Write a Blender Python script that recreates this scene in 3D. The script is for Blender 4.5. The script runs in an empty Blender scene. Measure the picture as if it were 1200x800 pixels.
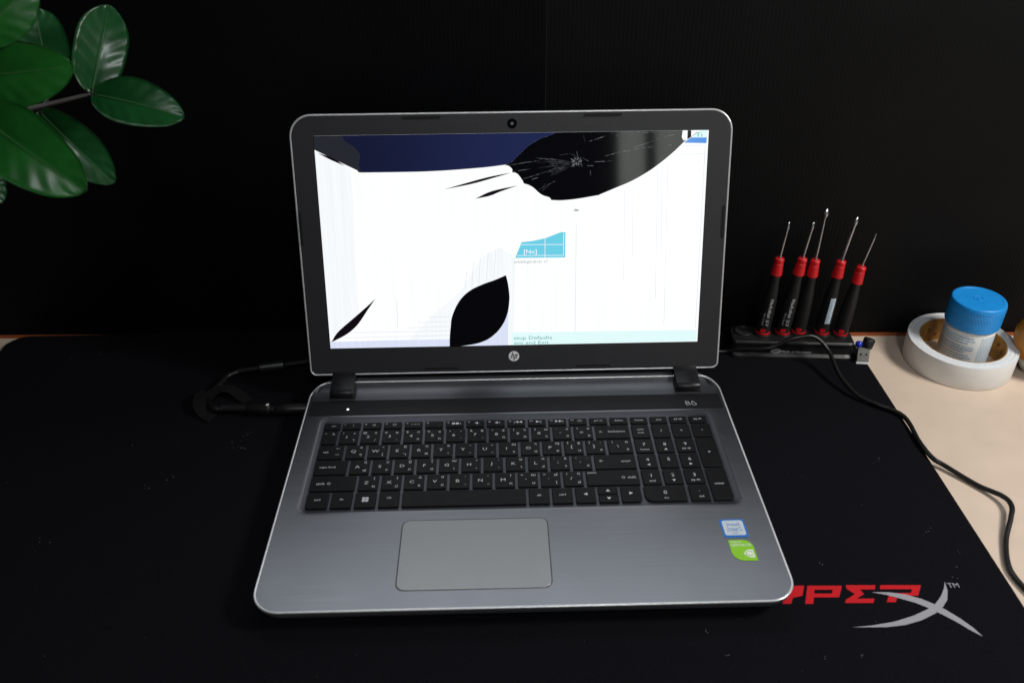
import bpy, bmesh, math, random
from mathutils import Vector, Matrix
random.seed(7)
R = math.radians
sc = bpy.context.scene
col = sc.collection

# ------------------------------------------------------------------ camera
cam_d = bpy.data.cameras.new('camera'); cam = bpy.data.objects.new('camera', cam_d); col.objects.link(cam)
cr_ = Vector((0.9997, -0.0245, -0.0067)); cu_ = Vector((0.0191, 0.5527, 0.8332)); cd_ = Vector((0.0167, 0.8330, -0.5530))
cam.matrix_world = Matrix(((cr_.x, cu_.x, -cd_.x, -0.0158), (cr_.y, cu_.y, -cd_.y, -0.3918), (cr_.z, cu_.z, -cd_.z, 0.4992), (0, 0, 0, 1)))
cam_d.sensor_width = 36; cam_d.sensor_fit = 'HORIZONTAL'; cam_d.lens = 30.03
cam_d.clip_start = 0.01; cam_d.clip_end = 50
cam_d.dof.use_dof = True; cam_d.dof.focus_distance = 0.775; cam_d.dof.aperture_fstop = 7.0
sc.camera = cam
# ------------------------------------------------------------------ light
w = bpy.data.worlds.new('World'); sc.world = w; w.use_nodes = True
w.node_tree.nodes['Background'].inputs[0].default_value = (0.8, 0.9, 1.0, 1)
w.node_tree.nodes['Background'].inputs[1].default_value = 0.012
def lamp(name, loc, aim, sx, sy, power, color):
    d = bpy.data.lights.new(name, 'AREA'); d.shape = 'RECTANGLE'; d.size = sx; d.size_y = sy; d.energy = power; d.color = color
    o = bpy.data.objects.new(name, d); col.objects.link(o); o.location = loc
    o.rotation_euler = (Vector(aim) - Vector(loc)).to_track_quat('-Z', 'Y').to_euler()
    return o
lamp('desk_lamp_light', (0.86, -0.04, 0.74), (0.40, 0.22, 0.0), 0.22, 0.22, 7.2, (1.0, 0.97, 0.93))
lamp('ceiling_light', (0.02, 0.95, 1.30), (0.02, 0.05, 0.0), 1.5, 0.6, 5.6, (0.93, 0.97, 1.0))
lamp('window_light', (0.43, -1.70, 0.62), (0.1, 0.3, 0.2), 0.085, 0.9, 0.55, (0.95, 1.0, 0.93))
lamp('window_light', (0.56, -1.70, 0.62), (0.1, 0.3, 0.2), 0.10, 0.9, 0.65, (0.95, 1.0, 0.93))
lamp('room_light', (0.20, -0.95, 1.30), (0.1, 0.2, 0.2), 0.22, 0.22, 4.5, (0.95, 0.98, 1.0))
lamp('room_light', (-0.32, -0.90, 1.40), (-0.2, 0.2, 0.3), 0.12, 0.12, 1.5, (0.95, 0.98, 1.0))
sc.view_settings.view_transform = 'Standard'; sc.view_settings.look = 'None'; sc.view_settings.exposure = 0; sc.view_settings.gamma = 1
sc.view_settings.use_curve_mapping = False

# ------------------------------------------------------------------ measured data (millimetres; screen data in the plane of the display, the rest on the desk)
BLUE = [(-170.9, 193.2), (-74.1, 193.5), (0.1, 193.9), (44.3, 193.7), (33.1, 191.1), (21.9, 186.9), (11.8, 180.5), (0.5, 169.7), (-6.3, 166.5), (-30.4, 164.1), (-75.5, 161.8), (-132.4, 161.7), (-172.7, 182.0)]
GREY = [(-171.6, 193.2), (-147.3, 193.4), (-144.7, 188.5), (-137.6, 183.3), (-132.9, 176.0), (-136.0, 163.5), (-132.4, 161.7), (-172.5, 181.8)]
BLACK = [(44.3, 193.7), (104.3, 193.6), (164.0, 193.2), (156.5, 187.7), (151.0, 184.1), (142.4, 175.8), (131.5, 166.8), (120.4, 158.9), (105.9, 150.8), (90.1, 144.3), (76.5, 138.8), (75.4, 138.5), (57.1, 135.7), (43.4, 134.6), (34.3, 135.0), (32.6, 137.3), (28.2, 138.8), (24.4, 140.8), (18.4, 146.2), (13.8, 148.8), (9.9, 150.0), (8.6, 153.1), (4.9, 158.0), (2.6, 159.4), (-0.4, 160.0), (-0.1, 162.5), (-3.0, 165.3), (-6.3, 166.5), (0.5, 169.7), (11.8, 180.5), (21.9, 186.9), (33.1, 191.1)]
WHITES = [[(149.1, 192.7), (153.4, 192.7), (153.5, 185.9), (150.2, 185.0), (148.6, 187.8)], [(156.6, 192.8), (163.6, 192.7), (156.8, 188.2)]]
CYANBAR = [(164.4, 192.7), (170.8, 192.7), (170.8, 187.5), (157.2, 187.7)]
BLUEBAR = [(156.9, 187.5), (170.7, 187.3), (170.6, 182.4), (150.7, 183.1)]
LEAF = [(-7.1, 67.3), (-5.3, 58.7), (-4.2, 48.2), (-4.5, 40.9), (-6.0, 31.9), (-10.2, 21.3), (-18.3, 11.1), (-29.6, 4.0), (-45.7, 0.5), (-60.9, 0.1), (-60.6, 8.2), (-59.5, 18.1), (-57.5, 29.6), (-50.7, 43.4), (-41.0, 53.0), (-28.3, 59.2), (-17.3, 63.0)]
SLIVERS = [[(-170.9, 6.2), (-164.1, 16.1), (-147.4, 30.2), (-137.4, 38.6), (-127.4, 47.3), (-135.1, 36.9), (-145.5, 22.7), (-156.4, 13.6)], [(-60.8, 145.9), (-39.4, 151.6), (-20.3, 156.3), (-1.3, 159.6), (-17.8, 155.0), (-36.8, 150.2)], [(-33.3, 137.2), (-22.1, 142.5), (-11.7, 145.3), (4.4, 148.2), (-11.2, 143.1), (-20.4, 139.6)], [(-170.1, 179.4), (-156.8, 174.5), (-146.7, 167.7), (-158.4, 172.9)]]
DIALOG = [(7.6, 97.5), (17.3, 98.3), (29.3, 100.8), (42.8, 105.9), (47.2, 105.8), (47.1, 82.7), (1.5, 83.1)]
DLINES = [[(7.2, 95.2), (45.5, 94.7)], [(3.3, 85.2), (45.5, 84.7)], [(28.7, 100.2), (28.6, 83.0)], [(45.6, 104.8), (45.5, 84.4)]]
LAV = [[(-171.2, 6.6), (-106.0, 7.0), (-60.7, 7.0), (-60.9, -0.7), (-171.7, 0.1)], [(-5.2, 35.2), (-6.2, -0.6), (-45.3, -0.2), (-29.6, 3.5), (-18.3, 10.5), (-10.2, 20.7)], [(-6.5, 67.1), (1.3, 82.5), (-0.9, -0.2), (-5.9, -0.5), (-3.6, 45.0)]]
PALE = [[(-172.2, 180.9), (-146.9, 167.5), (-141.2, 164.3), (-143.4, 87.5), (-143.3, 31.3), (-164.2, 15.6), (-171.0, 7.0)], [(-48.9, 53.1), (-27.7, 85.4), (-12.1, 93.0), (1.7, 82.9), (-7.1, 67.6), (-17.3, 63.2), (-28.3, 59.5), (-41.0, 53.3), (-50.7, 43.7), (-57.5, 30.5), (-59.9, 18.1), (-60.6, 7.8), (-98.0, 7.7), (-77.3, 28.4)]]
BAND = [(-2.3, 12.4), (171.3, 11.4), (171.3, 0.5), (-2.5, -0.0)]
LINES = [[(56.9, 113.6), (56.7, 12.2)], [(169.6, 180.5), (169.6, 13.6)], [(142.5, 173.2), (169.9, 173.1)], [(147.4, 180.7), (169.2, 180.6)], [(99.6, 143.3), (101.1, 59.2)], [(107.1, 148.5), (108.3, 83.0)], [(128.6, 163.1), (130.8, 42.4)], [(132.3, 165.3), (134.5, 90.4)], [(137.4, 168.1), (139.8, 17.5)], [(-44.9, 55.4), (-42.8, 71.4)], [(-38.6, 56.9), (-36.4, 80.8)], [(-32.2, 59.2), (-30.1, 83.9)], [(-25.2, 61.5), (-23.0, 87.7)], [(-18.1, 63.8), (-16.0, 90.7)], [(-81.2, 28.5), (-59.1, 29.0)], [(-89.3, 23.7), (-59.3, 24.3)], [(-99.1, 18.9), (-60.2, 19.2)], [(-153.1, 15.0), (-60.4, 15.2)], [(-158.2, 10.1), (-60.5, 10.7)], [(-107.9, 45.3), (-108.6, 19.1)]]
TEXTPOS = {'no': [(9.5, 86.9), (21.1, 86.9)], 'grey': [(0.1, 78.2), (31.2, 78.4)], 't1': [(-0.8, 5.3), (35.2, 5.4)], 't2': [(-0.5, 0.6), (32.0, 0.6)], 'top': [(160.6, 188.0), (166.6, 188.0)], 'smudge': [(54.2, 125.1), (59.5, 126.1)]}
CRACKS = [[(-6.3, 165.9), (9.5, 167.9)], [(9.5, 167.9), (24.1, 169.7)], [(33.1, 171.4), (38.8, 173.0)], [(41.6, 174.3), (51.1, 175.3)], [(0.4, 160.3), (16.2, 162.8)], [(10.5, 154.3), (29.7, 159.8)], [(29.7, 159.8), (50.0, 167.8)], [(17.3, 153.3), (22.4, 154.9)], [(22.9, 144.2), (37.7, 151.8)], [(26.3, 146.4), (29.2, 149.7)], [(24.0, 141.4), (32.0, 147.4)], [(56.7, 177.1), (57.9, 172.1)], [(68.8, 160.3), (69.6, 155.8)], [(51.2, 163.4), (53.1, 165.4)], [(70.4, 167.8), (81.6, 168.1)], [(83.9, 168.4), (87.8, 168.6)], [(62.2, 190.7), (63.9, 184.7)], [(67.8, 185.7), (74.5, 187.6)], [(74.5, 187.6), (81.2, 189.9)], [(85.7, 192.0), (88.4, 193.0)], [(81.6, 172.9), (89.7, 174.6)], [(57.9, 171.6), (52.2, 175.0)], [(59.6, 171.5), (56.8, 164.9)], [(59.9, 171.0), (59.3, 163.2)], [(60.4, 171.0), (61.7, 163.8)], [(59.0, 172.1), (63.5, 171.5)], [(62.4, 171.0), (67.0, 168.7)], [(61.3, 167.6), (62.5, 166.0)], [(58.5, 168.2), (58.0, 166.0)], [(65.9, 164.6), (71.5, 164.5)], [(7.1, 153.5), (17.3, 156.1)], [(81.6, 172.9), (97.2, 176.7)], [(97.2, 176.7), (111.7, 181.2)], [(111.7, 181.2), (128.4, 187.0)], [(128.4, 187.0), (141.7, 190.3)], [(141.7, 190.3), (147.2, 192.7)], [(98.4, 176.3), (108.5, 178.5)], [(108.5, 178.5), (116.3, 179.7)], [(116.3, 179.7), (124.7, 179.7)], [(132.0, 180.4), (142.1, 181.8)], [(142.1, 181.8), (150.2, 183.4)], [(91.3, 189.7), (96.8, 193.5)], [(93.7, 184.0), (108.0, 193.1)], [(109.1, 193.4), (119.2, 192.1)], [(119.2, 192.1), (128.2, 192.7)], [(74.9, 168.0), (81.6, 168.1)], [(74.5, 187.2), (81.2, 189.9)], [(147.2, 192.7), (146.2, 190.0)]]
RED = [[(199.5, 27.9), (206.3, 27.7), (202.3, 18.6), (194.8, 16.9), (191.9, 11.6), (185.7, 11.8), (188.9, 19.0)], [(208.7, 27.6), (214.2, 27.4), (207.8, 11.1), (202.0, 11.3)], [(214.2, 27.4), (234.0, 26.8), (232.2, 23.2), (212.8, 23.7)], [(226.0, 23.3), (232.2, 23.2), (228.4, 16.4), (222.6, 16.5)], [(211.4, 20.3), (224.3, 19.9), (222.6, 16.5), (210.1, 16.9)], [(237.0, 27.3), (258.8, 26.6), (256.9, 22.7), (245.9, 23.0), (247.5, 18.7), (240.5, 14.8), (253.4, 14.4), (251.3, 10.6), (230.9, 11.2), (232.3, 13.8), (240.8, 18.9), (236.5, 24.0)], [(262.4, 26.5), (292.1, 25.6), (289.9, 21.9), (260.6, 22.8)], [(284.0, 22.1), (289.9, 21.9), (286.1, 16.1), (280.6, 16.3)], [(266.3, 19.1), (282.0, 18.7), (280.6, 16.3), (264.9, 16.7)], [(264.7, 16.7), (271.2, 16.5), (267.7, 10.8), (261.1, 11.0)]]
SWOOSH = [[(253.3, 20.0), (266.1, 19.6), (277.1, 17.3), (287.1, 12.9), (294.7, 7.8), (300.3, 2.9), (306.7, -4.4), (312.4, -12.6), (315.8, -20.5), (309.5, -14.7), (303.2, -7.7), (296.4, -1.5), (289.3, 4.4), (281.7, 9.4), (271.7, 13.8), (263.2, 17.3)], [(310.6, 27.8), (309.1, 19.6), (305.0, 11.1), (299.4, 5.3), (291.1, -0.4), (279.1, -5.8), (266.1, -9.4), (252.2, -10.8), (228.5, -10.3), (243.3, -9.1), (259.6, -6.4), (275.0, -1.8), (286.9, 3.3), (294.7, 7.8), (302.2, 14.9), (307.6, 22.1)]]
TM = [(311.6, 22.5), (322.0, 22.2)]
USBCABLE = [(207.6, 329.4, 3.0), (218.2, 329.8, 3.0), (232.0, 324.5, 8.9), (252.4, 316.0, 14.7), (264.2, 314.5, 19.4), (277.7, 313.0, 28.0), (292.4, 312.5, 31.5), (300.1, 312.0, 30.2), (307.4, 308.0, 25.8), (313.2, 298.5, 19.0), (315.6, 274.9, 11.0), (324.4, 251.6, 5.0), (337.9, 237.8, 3.5), (357.7, 218.7, 2.8), (357.1, 182.4, 2.8), (359.8, 161.9, 2.2), (367.5, 153.0, 0.5), (384.9, 130.5, -1.2), (397.0, 113.5, 2.0), (397.8, 101.1, 3.0), (390.6, 88.1, 2.0), (377.1, 67.3, -1.0), (366.8, 42.3, -1.5), (367.8, 22.6, -1.5), (376.1, -2.2, -1.5)]
PWR = [(-276.9, 246.5, 6.0), (-283.7, 248.0, 6.0), (-293.0, 260.8, 4.5), (-294.1, 273.6, 4.0), (-289.2, 285.8, 4.0), (-284.0, 298.4, 4.0), (-277.9, 307.6, 4.0), (-266.9, 311.6, 4.5), (-256.2, 313.5, 5.0)]
PWRPTS = {'plug0': (-197.4, 243.2, 7.0), 'plug1': (-225.1, 242.9, 7.0), 'band': (-231.6, 243.7, 7.0), 'collar': (-251.1, 245.7, 7.0), 'relief': (-276.2, 247.1, 6.5), 'sl0': (-229.4, 317.1, 6.0), 'sl1': (-255.7, 312.1, 6.0), 'up': (-205.3, 321.6, 7.0), 'up2': (-191.9, 324.2, 7.0), 'st0': (-275.9, 266.2, 4.0), 'st1': (-255.6, 262.8, 4.0), 'st2': (-276.4, 217.6, 2.0)}
LINT = [(-256.1, 212.1), (-249.5, 207.2), (-246.6, 214.2), (-243.5, 217.8), (-257.9, 203.9), (-246.8, 198.8), (-242.6, 194.1), (-250.3, 197.8), (-217.4, 203.8), (-347.3, 204.4), (-385.7, 223.6), (-306.2, 199.6), (-380.5, 84.2), (-377.9, 90.4), (-369.4, 89.2), (-314.6, 149.3), (-311.1, 147.1), (-297.6, 159.3), (-454.9, 344.1), (-426.3, 349.3), (224.3, 48.5), (317.7, 76.1), (322.9, 78.7), (319.4, 34.0), (326.6, 41.2), (331.7, 58.0), (126.9, -11.9), (124.9, -9.7), (134.8, -28.8), (199.3, -33.4), (226.4, -34.2), (313.4, 161.5), (323.0, 80.5), (240.3, 142.2), (279.6, 110.4)]


# ------------------------------------------------------------------ materials
def mat(name, color, rough=0.5, metal=0.0, spec=0.5, coat=0.0, var=0.0, scale=200, bump=0.0, bscale=800, stretch=(1, 1, 1), emit=None, es=1.0, rvar=0.0, sheen=0.0, sss=0.0):
    m = bpy.data.materials.new(name); m.use_nodes = True
    nt = m.node_tree; b = nt.nodes['Principled BSDF']; N = nt.nodes.new; lk = nt.links.new
    b.inputs['Base Color'].default_value = (*color, 1); b.inputs['Roughness'].default_value = rough; b.inputs['Metallic'].default_value = metal
    b.inputs['Specular IOR Level'].default_value = spec; b.inputs['Coat Weight'].default_value = coat; b.inputs['Coat Roughness'].default_value = 0.08
    if sheen: b.inputs['Sheen Weight'].default_value = sheen; b.inputs['Sheen Roughness'].default_value = 0.5
    if sss: b.inputs['Subsurface Weight'].default_value = sss; b.inputs['Subsurface Radius'].default_value = (0.004, 0.004, 0.003)
    if emit: b.inputs['Emission Color'].default_value = (*emit, 1); b.inputs['Emission Strength'].default_value = es
    if var or bump or rvar:
        tc = N('ShaderNodeTexCoord'); mp = N('ShaderNodeMapping'); mp.inputs['Scale'].default_value = stretch
        lk(tc.outputs['Object'], mp.inputs['Vector'])
    if var or rvar:
        n = N('ShaderNodeTexNoise'); n.inputs['Scale'].default_value = scale; n.inputs['Detail'].default_value = 5; lk(mp.outputs[0], n.inputs['Vector'])
    if var:
        r = N('ShaderNodeMapRange'); r.inputs[1].default_value = 0.3; r.inputs[2].default_value = 0.7; r.inputs[3].default_value = 1 - var; r.inputs[4].default_value = 1 + var
        lk(n.outputs['Fac'], r.inputs[0])
        mx = N('ShaderNodeMix'); mx.data_type = 'RGBA'; mx.blend_type = 'MULTIPLY'; mx.inputs[0].default_value = 1
        mx.inputs[6].default_value = (*color, 1); lk(r.outputs[0], mx.inputs[7]); lk(mx.outputs[2], b.inputs['Base Color'])
    if rvar:
        r2 = N('ShaderNodeMapRange'); r2.inputs[1].default_value = 0.3; r2.inputs[2].default_value = 0.7; r2.inputs[3].default_value = max(rough - rvar, 0.02); r2.inputs[4].default_value = rough + rvar
        lk(n.outputs['Fac'], r2.inputs[0]); lk(r2.outputs[0], b.inputs['Roughness'])
    if bump:
        n2 = N('ShaderNodeTexNoise'); n2.inputs['Scale'].default_value = bscale; n2.inputs['Detail'].default_value = 3; lk(mp.outputs[0], n2.inputs['Vector'])
        bp = N('ShaderNodeBump'); bp.inputs['Strength'].default_value = bump; bp.inputs['Distance'].default_value = 0.0004
        lk(n2.outputs['Fac'], bp.inputs['Height']); lk(bp.outputs[0], b.inputs['Normal'])
    return m
M = {}
M['laminate'] = mat('cream_laminate', (0.68, 0.55, 0.44), 0.42, var=0.03, scale=40, rvar=0.08, bump=0.05, bscale=900)
M['edge'] = mat('orange_wood', (0.30, 0.075, 0.022), 0.5, var=0.2, scale=60, stretch=(0.15, 1, 1))
M['mat'] = mat('black_cloth', (0.0070, 0.0070, 0.0092), 0.95, spec=0.02, var=0.25, scale=900, bump=0.35, bscale=2200)
M['matedge'] = mat('rubber_edge', (0.006, 0.006, 0.006), 0.9, spec=0.2, bump=0.6, bscale=900)
M['redprint'] = mat('red_print', (0.55, 0.012, 0.018), 0.8, spec=0.15, var=0.12, scale=1500)
M['greyprint'] = mat('grey_print', (0.33, 0.33, 0.36), 0.8, spec=0.15, var=0.1, scale=1500)
M['deck'] = mat('brushed_deck', (0.222, 0.232, 0.254), 0.37, metal=1.0, spec=0.5, var=0.055, scale=900, stretch=(0.02, 1, 1), rvar=0.03)
def smudge(m, scale, amt):
    nt = m.node_tree; b = nt.nodes['Principled BSDF']; N = nt.nodes.new; lk = nt.links.new
    tc = N('ShaderNodeTexCoord'); n = N('ShaderNodeTexNoise'); n.inputs['Scale'].default_value = scale; n.inputs['Detail'].default_value = 6; n.inputs['Roughness'].default_value = 0.62
    r = N('ShaderNodeMapRange'); r.inputs[1].default_value = 0.35; r.inputs[2].default_value = 0.7; r.inputs[3].default_value = -amt; r.inputs[4].default_value = amt
    ad = N('ShaderNodeMath'); ad.operation = 'ADD'; lk(tc.outputs['Object'], n.inputs['Vector']); lk(n.outputs['Fac'], r.inputs[0]); lk(r.outputs[0], ad.inputs[1])
    src = b.inputs['Roughness'].links
    if src: lk(src[0].from_socket, ad.inputs[0])
    else: ad.inputs[0].default_value = b.inputs['Roughness'].default_value
    lk(ad.outputs[0], b.inputs['Roughness'])
smudge(M['deck'], 26, 0.015)
M['tray'] = mat('shaded_tray', (0.085, 0.090, 0.105), 0.42, metal=0.9, var=0.05, scale=300)  # deck metal made darker, shade between the keys put into the colour
M['rear_shade'] = mat('rear_deck_shade', (0.008, 0.0083, 0.010), 0.6, spec=0.25, metal=0.0, var=0.15, scale=500, stretch=(0.03, 1, 1))  # near-black colour standing in for shade at the back of the deck
M['shell'] = mat('silver_shell', (0.33, 0.34, 0.36), 0.34, metal=0.8, var=0.03, scale=400)
M['chrome'] = mat('polished_rim', (0.82, 0.83, 0.85), 0.30, metal=0.55, var=0.02, scale=20)
M['pad'] = mat('touchpad_grey', (0.275, 0.285, 0.29), 0.40, metal=0.75, var=0.03, scale=700, rvar=0.01)
smudge(M['pad'], 34, 0.02)
M['seam'] = mat('dark_seam', (0.012, 0.012, 0.014), 0.6, var=0.1)
M['key'] = mat('key_plastic', (0.0045, 0.0047, 0.0056), 0.55, spec=0.18, var=0.2, scale=120, rvar=0.08, bump=0.12, bscale=2500)
M['legend'] = mat('legend_print', (0.52, 0.54, 0.58), 0.6, var=0.06, scale=900)
M['bezel'] = mat('bezel_plastic', (0.023, 0.023, 0.027), 0.38, spec=0.65, var=0.15, scale=700, bump=0.2, bscale=2600)
M['gap'] = mat('opening_edge', (0.0015, 0.0015, 0.002), 0.9, spec=0.0, var=0.1)
M['rubber'] = mat('black_rubber', (0.008, 0.008, 0.009), 0.6, spec=0.3, var=0.15, scale=300)
M['hinge'] = mat('hinge_plastic', (0.009, 0.009, 0.011), 0.38, spec=0.4, var=0.15, scale=200)
M['lens'] = mat('lens_glass', (0.004, 0.004, 0.006), 0.06, coat=0.6, var=0.1)
M['lens2'] = mat('lens_ring', (0.16, 0.17, 0.18), 0.25, var=0.1)
M['logo'] = mat('logo_metal', (0.85, 0.85, 0.87), 0.35, metal=0.0, var=0.05)
M['led'] = mat('white_led', (0.8, 0.8, 0.8), 0.4, emit=(1, 1, 1), es=0.9)
def screen(name, c, s, rough=0.12, bands=0.0):
    m = mat(name, (0.004, 0.004, 0.005), rough, spec=0.5, emit=c, es=s)
    if bands:
        nt = m.node_tree; N = nt.nodes.new; lk = nt.links.new
        tc = N('ShaderNodeTexCoord'); mp = N('ShaderNodeMapping'); mp.inputs['Scale'].default_value = (1, 0.02, 0.02)
        n = N('ShaderNodeTexNoise'); n.inputs['Scale'].default_value = 420; n.inputs['Detail'].default_value = 4
        r = N('ShaderNodeMapRange'); r.inputs[1].default_value = 0.35; r.inputs[2].default_value = 0.7; r.inputs[3].default_value = s; r.inputs[4].default_value = s * (1 - bands)
        lk(tc.outputs['Object'], mp.inputs['Vector']); lk(mp.outputs[0], n.inputs['Vector']); lk(n.outputs['Fac'], r.inputs[0]); lk(r.outputs[0], nt.nodes['Principled BSDF'].inputs['Emission Strength'])
    return m
M['lit'] = screen('lit_white', (0.99, 1.0, 1.0), 1.02, bands=0.04)
M['pale'] = screen('lit_pale', (0.95, 0.98, 1.0), 1.0, bands=0.06)
M['lav'] = screen('lit_lavender', (0.74, 0.79, 0.97), 1.0, bands=0.10)
M['navy'] = screen('lit_navy', (0.013, 0.019, 0.075), 0.9, 0.10)
def band_fade(m, x0, x1, s0, s1):
    nt = m.node_tree; N = nt.nodes.new; lk = nt.links.new; tc = N('ShaderNodeTexCoord'); sp = N('ShaderNodeSeparateXYZ'); r = N('ShaderNodeMapRange'); r.interpolation_type = 'SMOOTHSTEP'
    r.inputs[1].default_value = x0; r.inputs[2].default_value = x1; r.inputs[3].default_value = s0; r.inputs[4].default_value = s1
    lk(tc.outputs['Object'], sp.inputs[0]); lk(sp.outputs[0], r.inputs[0]); lk(r.outputs[0], nt.nodes['Principled BSDF'].inputs['Emission Strength'])
band_fade(M['navy'], -0.11, 0.04, 0.45, 0.95)
M['slate'] = screen('lit_slate', (0.020, 0.022, 0.030), 0.9, 0.10)
M['dead'] = screen('dead_black', (0.0003, 0.0003, 0.0010), 1.0, 0.055)
M['maroon'] = screen('dead_maroon', (0.004, 0.0015, 0.004), 1.0, 0.06)
M['cyan'] = screen('lit_cyan', (0.16, 0.66, 0.84), 0.95)
M['cyan2'] = screen('lit_cyan_pale', (0.76, 0.97, 0.97), 1.0)
M['blue'] = screen('lit_blue', (0.10, 0.32, 0.80), 0.95)
M['faint'] = screen('lit_faint', (0.68, 0.74, 0.84), 1.0)
M['ink'] = screen('lit_ink', (0.10, 0.40, 0.42), 0.9)
M['ink2'] = screen('lit_ink_grey', (0.42, 0.48, 0.50), 0.95)
M['crack'] = screen('glass_fracture', (0.5, 0.52, 0.55), 0.50, 0.3)
M['crack2'] = screen('glass_fracture_dim', (0.5, 0.52, 0.58), 0.13, 0.3)
M['stblue'] = mat('sticker_blue', (0.015, 0.16, 0.55), 0.35, var=0.05)
M['stwhite'] = mat('sticker_silver', (0.55, 0.62, 0.68), 0.35, var=0.06, scale=300)
M['stgreen'] = mat('sticker_green', (0.24, 0.58, 0.008), 0.35, var=0.05, scale=300)
M['stprint'] = mat('sticker_white', (0.80, 0.84, 0.76), 0.4, var=0.03)
M['stand'] = mat('stand_plastic', (0.012, 0.012, 0.013), 0.42, spec=0.4, var=0.2, scale=150, rvar=0.08)
M['grip'] = mat('grip_black', (0.010, 0.010, 0.010), 0.5, spec=0.4, var=0.2, scale=250, bump=0.15, bscale=1800)
M['gripred'] = mat('grip_red', (0.60, 0.009, 0.014), 0.42, var=0.1, scale=250)
M['steel'] = mat('blade_steel', (0.55, 0.55, 0.57), 0.28, metal=1.0, var=0.08, scale=500, stretch=(1, 1, 0.1))
M['whiteprint'] = mat('white_print', (0.55, 0.56, 0.58), 0.6, var=0.1, scale=900)
M['cable'] = mat('cable_black', (0.007, 0.007, 0.007), 0.38, spec=0.5, var=0.15, scale=300, bump=0.08, bscale=900)
M['velcro'] = mat('strap_fabric', (0.0085, 0.0085, 0.009), 0.95, spec=0.08, var=0.2, scale=900, bump=0.5, bscale=1500)
M['tape'] = mat('tape_white', (0.78, 0.78, 0.76), 0.48, var=0.03, scale=60, sss=0.05)
M['tapeside'] = mat('tape_side', (0.74, 0.77, 0.79), 0.55, var=0.07, scale=500, bump=0.2, bscale=1200)
M['core'] = mat('cardboard_core', (0.34, 0.17, 0.035), 0.6, var=0.45, scale=90, bump=0.2)
M['corebrown'] = mat('core_print', (0.16, 0.05, 0.015), 0.7, var=0.2)
M['capblue'] = mat('cap_blue', (0.009, 0.275, 0.74), 0.42, var=0.05, scale=90, bump=0.06, bscale=600)
M['jar'] = mat('jar_white', (0.80, 0.81, 0.80), 0.38, var=0.04, scale=80)
M['jarprint'] = mat('jar_print', (0.20, 0.43, 0.60), 0.6, var=0.1)
M['yellow'] = mat('bottle_yellow', (0.50, 0.18, 0.010), 0.4, var=0.06, scale=60)
M['bwhite'] = mat('bottle_white', (0.60, 0.62, 0.62), 0.4, var=0.05, scale=60)
M['usb'] = mat('usb_steel', (0.42, 0.43, 0.42), 0.32, metal=0.9, var=0.1, scale=400)
M['usbwhite'] = mat('usb_white', (0.72, 0.73, 0.74), 0.5, var=0.04)
M['usbblue'] = mat('usb_blue', (0.01, 0.03, 0.45), 0.2, coat=0.4, var=0.1)
M['stem'] = mat('plant_stem', (0.018, 0.014, 0.012), 0.5, var=0.3, scale=120)
M['pot'] = mat('terracotta', (0.20, 0.08, 0.045), 0.75, var=0.2, scale=60)
M['soil'] = mat('soil', (0.03, 0.02, 0.014), 0.95, var=0.4, scale=200, bump=0.6, bscale=300)
M['lint'] = mat('lint_white', (0.22, 0.22, 0.22), 0.9, var=0.3, scale=2000)
def leaf_mat(name, c, c2):
    m = mat(name, c, 0.29, spec=0.34, coat=0.10, var=0.22, scale=55, bump=0.25, bscale=130)
    nt = m.node_tree; b = nt.nodes['Principled BSDF']; b.inputs['Coat Roughness'].default_value = 0.16
    return m
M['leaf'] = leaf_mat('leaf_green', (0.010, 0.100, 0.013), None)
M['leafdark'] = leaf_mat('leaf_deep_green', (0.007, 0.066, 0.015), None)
M['rib'] = mat('leaf_rib', (0.03, 0.12, 0.03), 0.4, var=0.1)
def wall_mat(name, c):
    m = mat(name, c, 0.55, spec=0.12, var=0.2, scale=9)
    nt = m.node_tree; N = nt.nodes.new; lk = nt.links.new; b = nt.nodes['Principled BSDF']
    tc = N('ShaderNodeTexCoord'); wv = N('ShaderNodeTexWave'); wv.wave_type = 'BANDS'; wv.bands_direction = 'X'; wv.inputs['Scale'].default_value = 84; wv.inputs['Distortion'].default_value = 0.15
    n = N('ShaderNodeTexNoise'); n.inputs['Scale'].default_value = 12; n.inputs['Detail'].default_value = 2
    ad = N('ShaderNodeMath'); ad.operation = 'MULTIPLY_ADD'; ad.inputs[1].default_value = 3.0
    lk(tc.outputs['Object'], wv.inputs['Vector']); lk(tc.outputs['Object'], n.inputs['Vector']); lk(n.outputs['Fac'], ad.inputs[0]); lk(wv.outputs['Fac'], ad.inputs[2])
    bp = N('ShaderNodeBump'); bp.inputs['Strength'].default_value = 0.20; bp.inputs['Distance'].default_value = 0.0005
    lk(ad.outputs[0], bp.inputs['Height']); lk(bp.outputs[0], b.inputs['Normal'])
    return m
M['wall'] = wall_mat('fluted_black', (0.0034, 0.0035, 0.0038))
M['wall2'] = wall_mat('fluted_black_matt', (0.0014, 0.0016, 0.0026))

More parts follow.
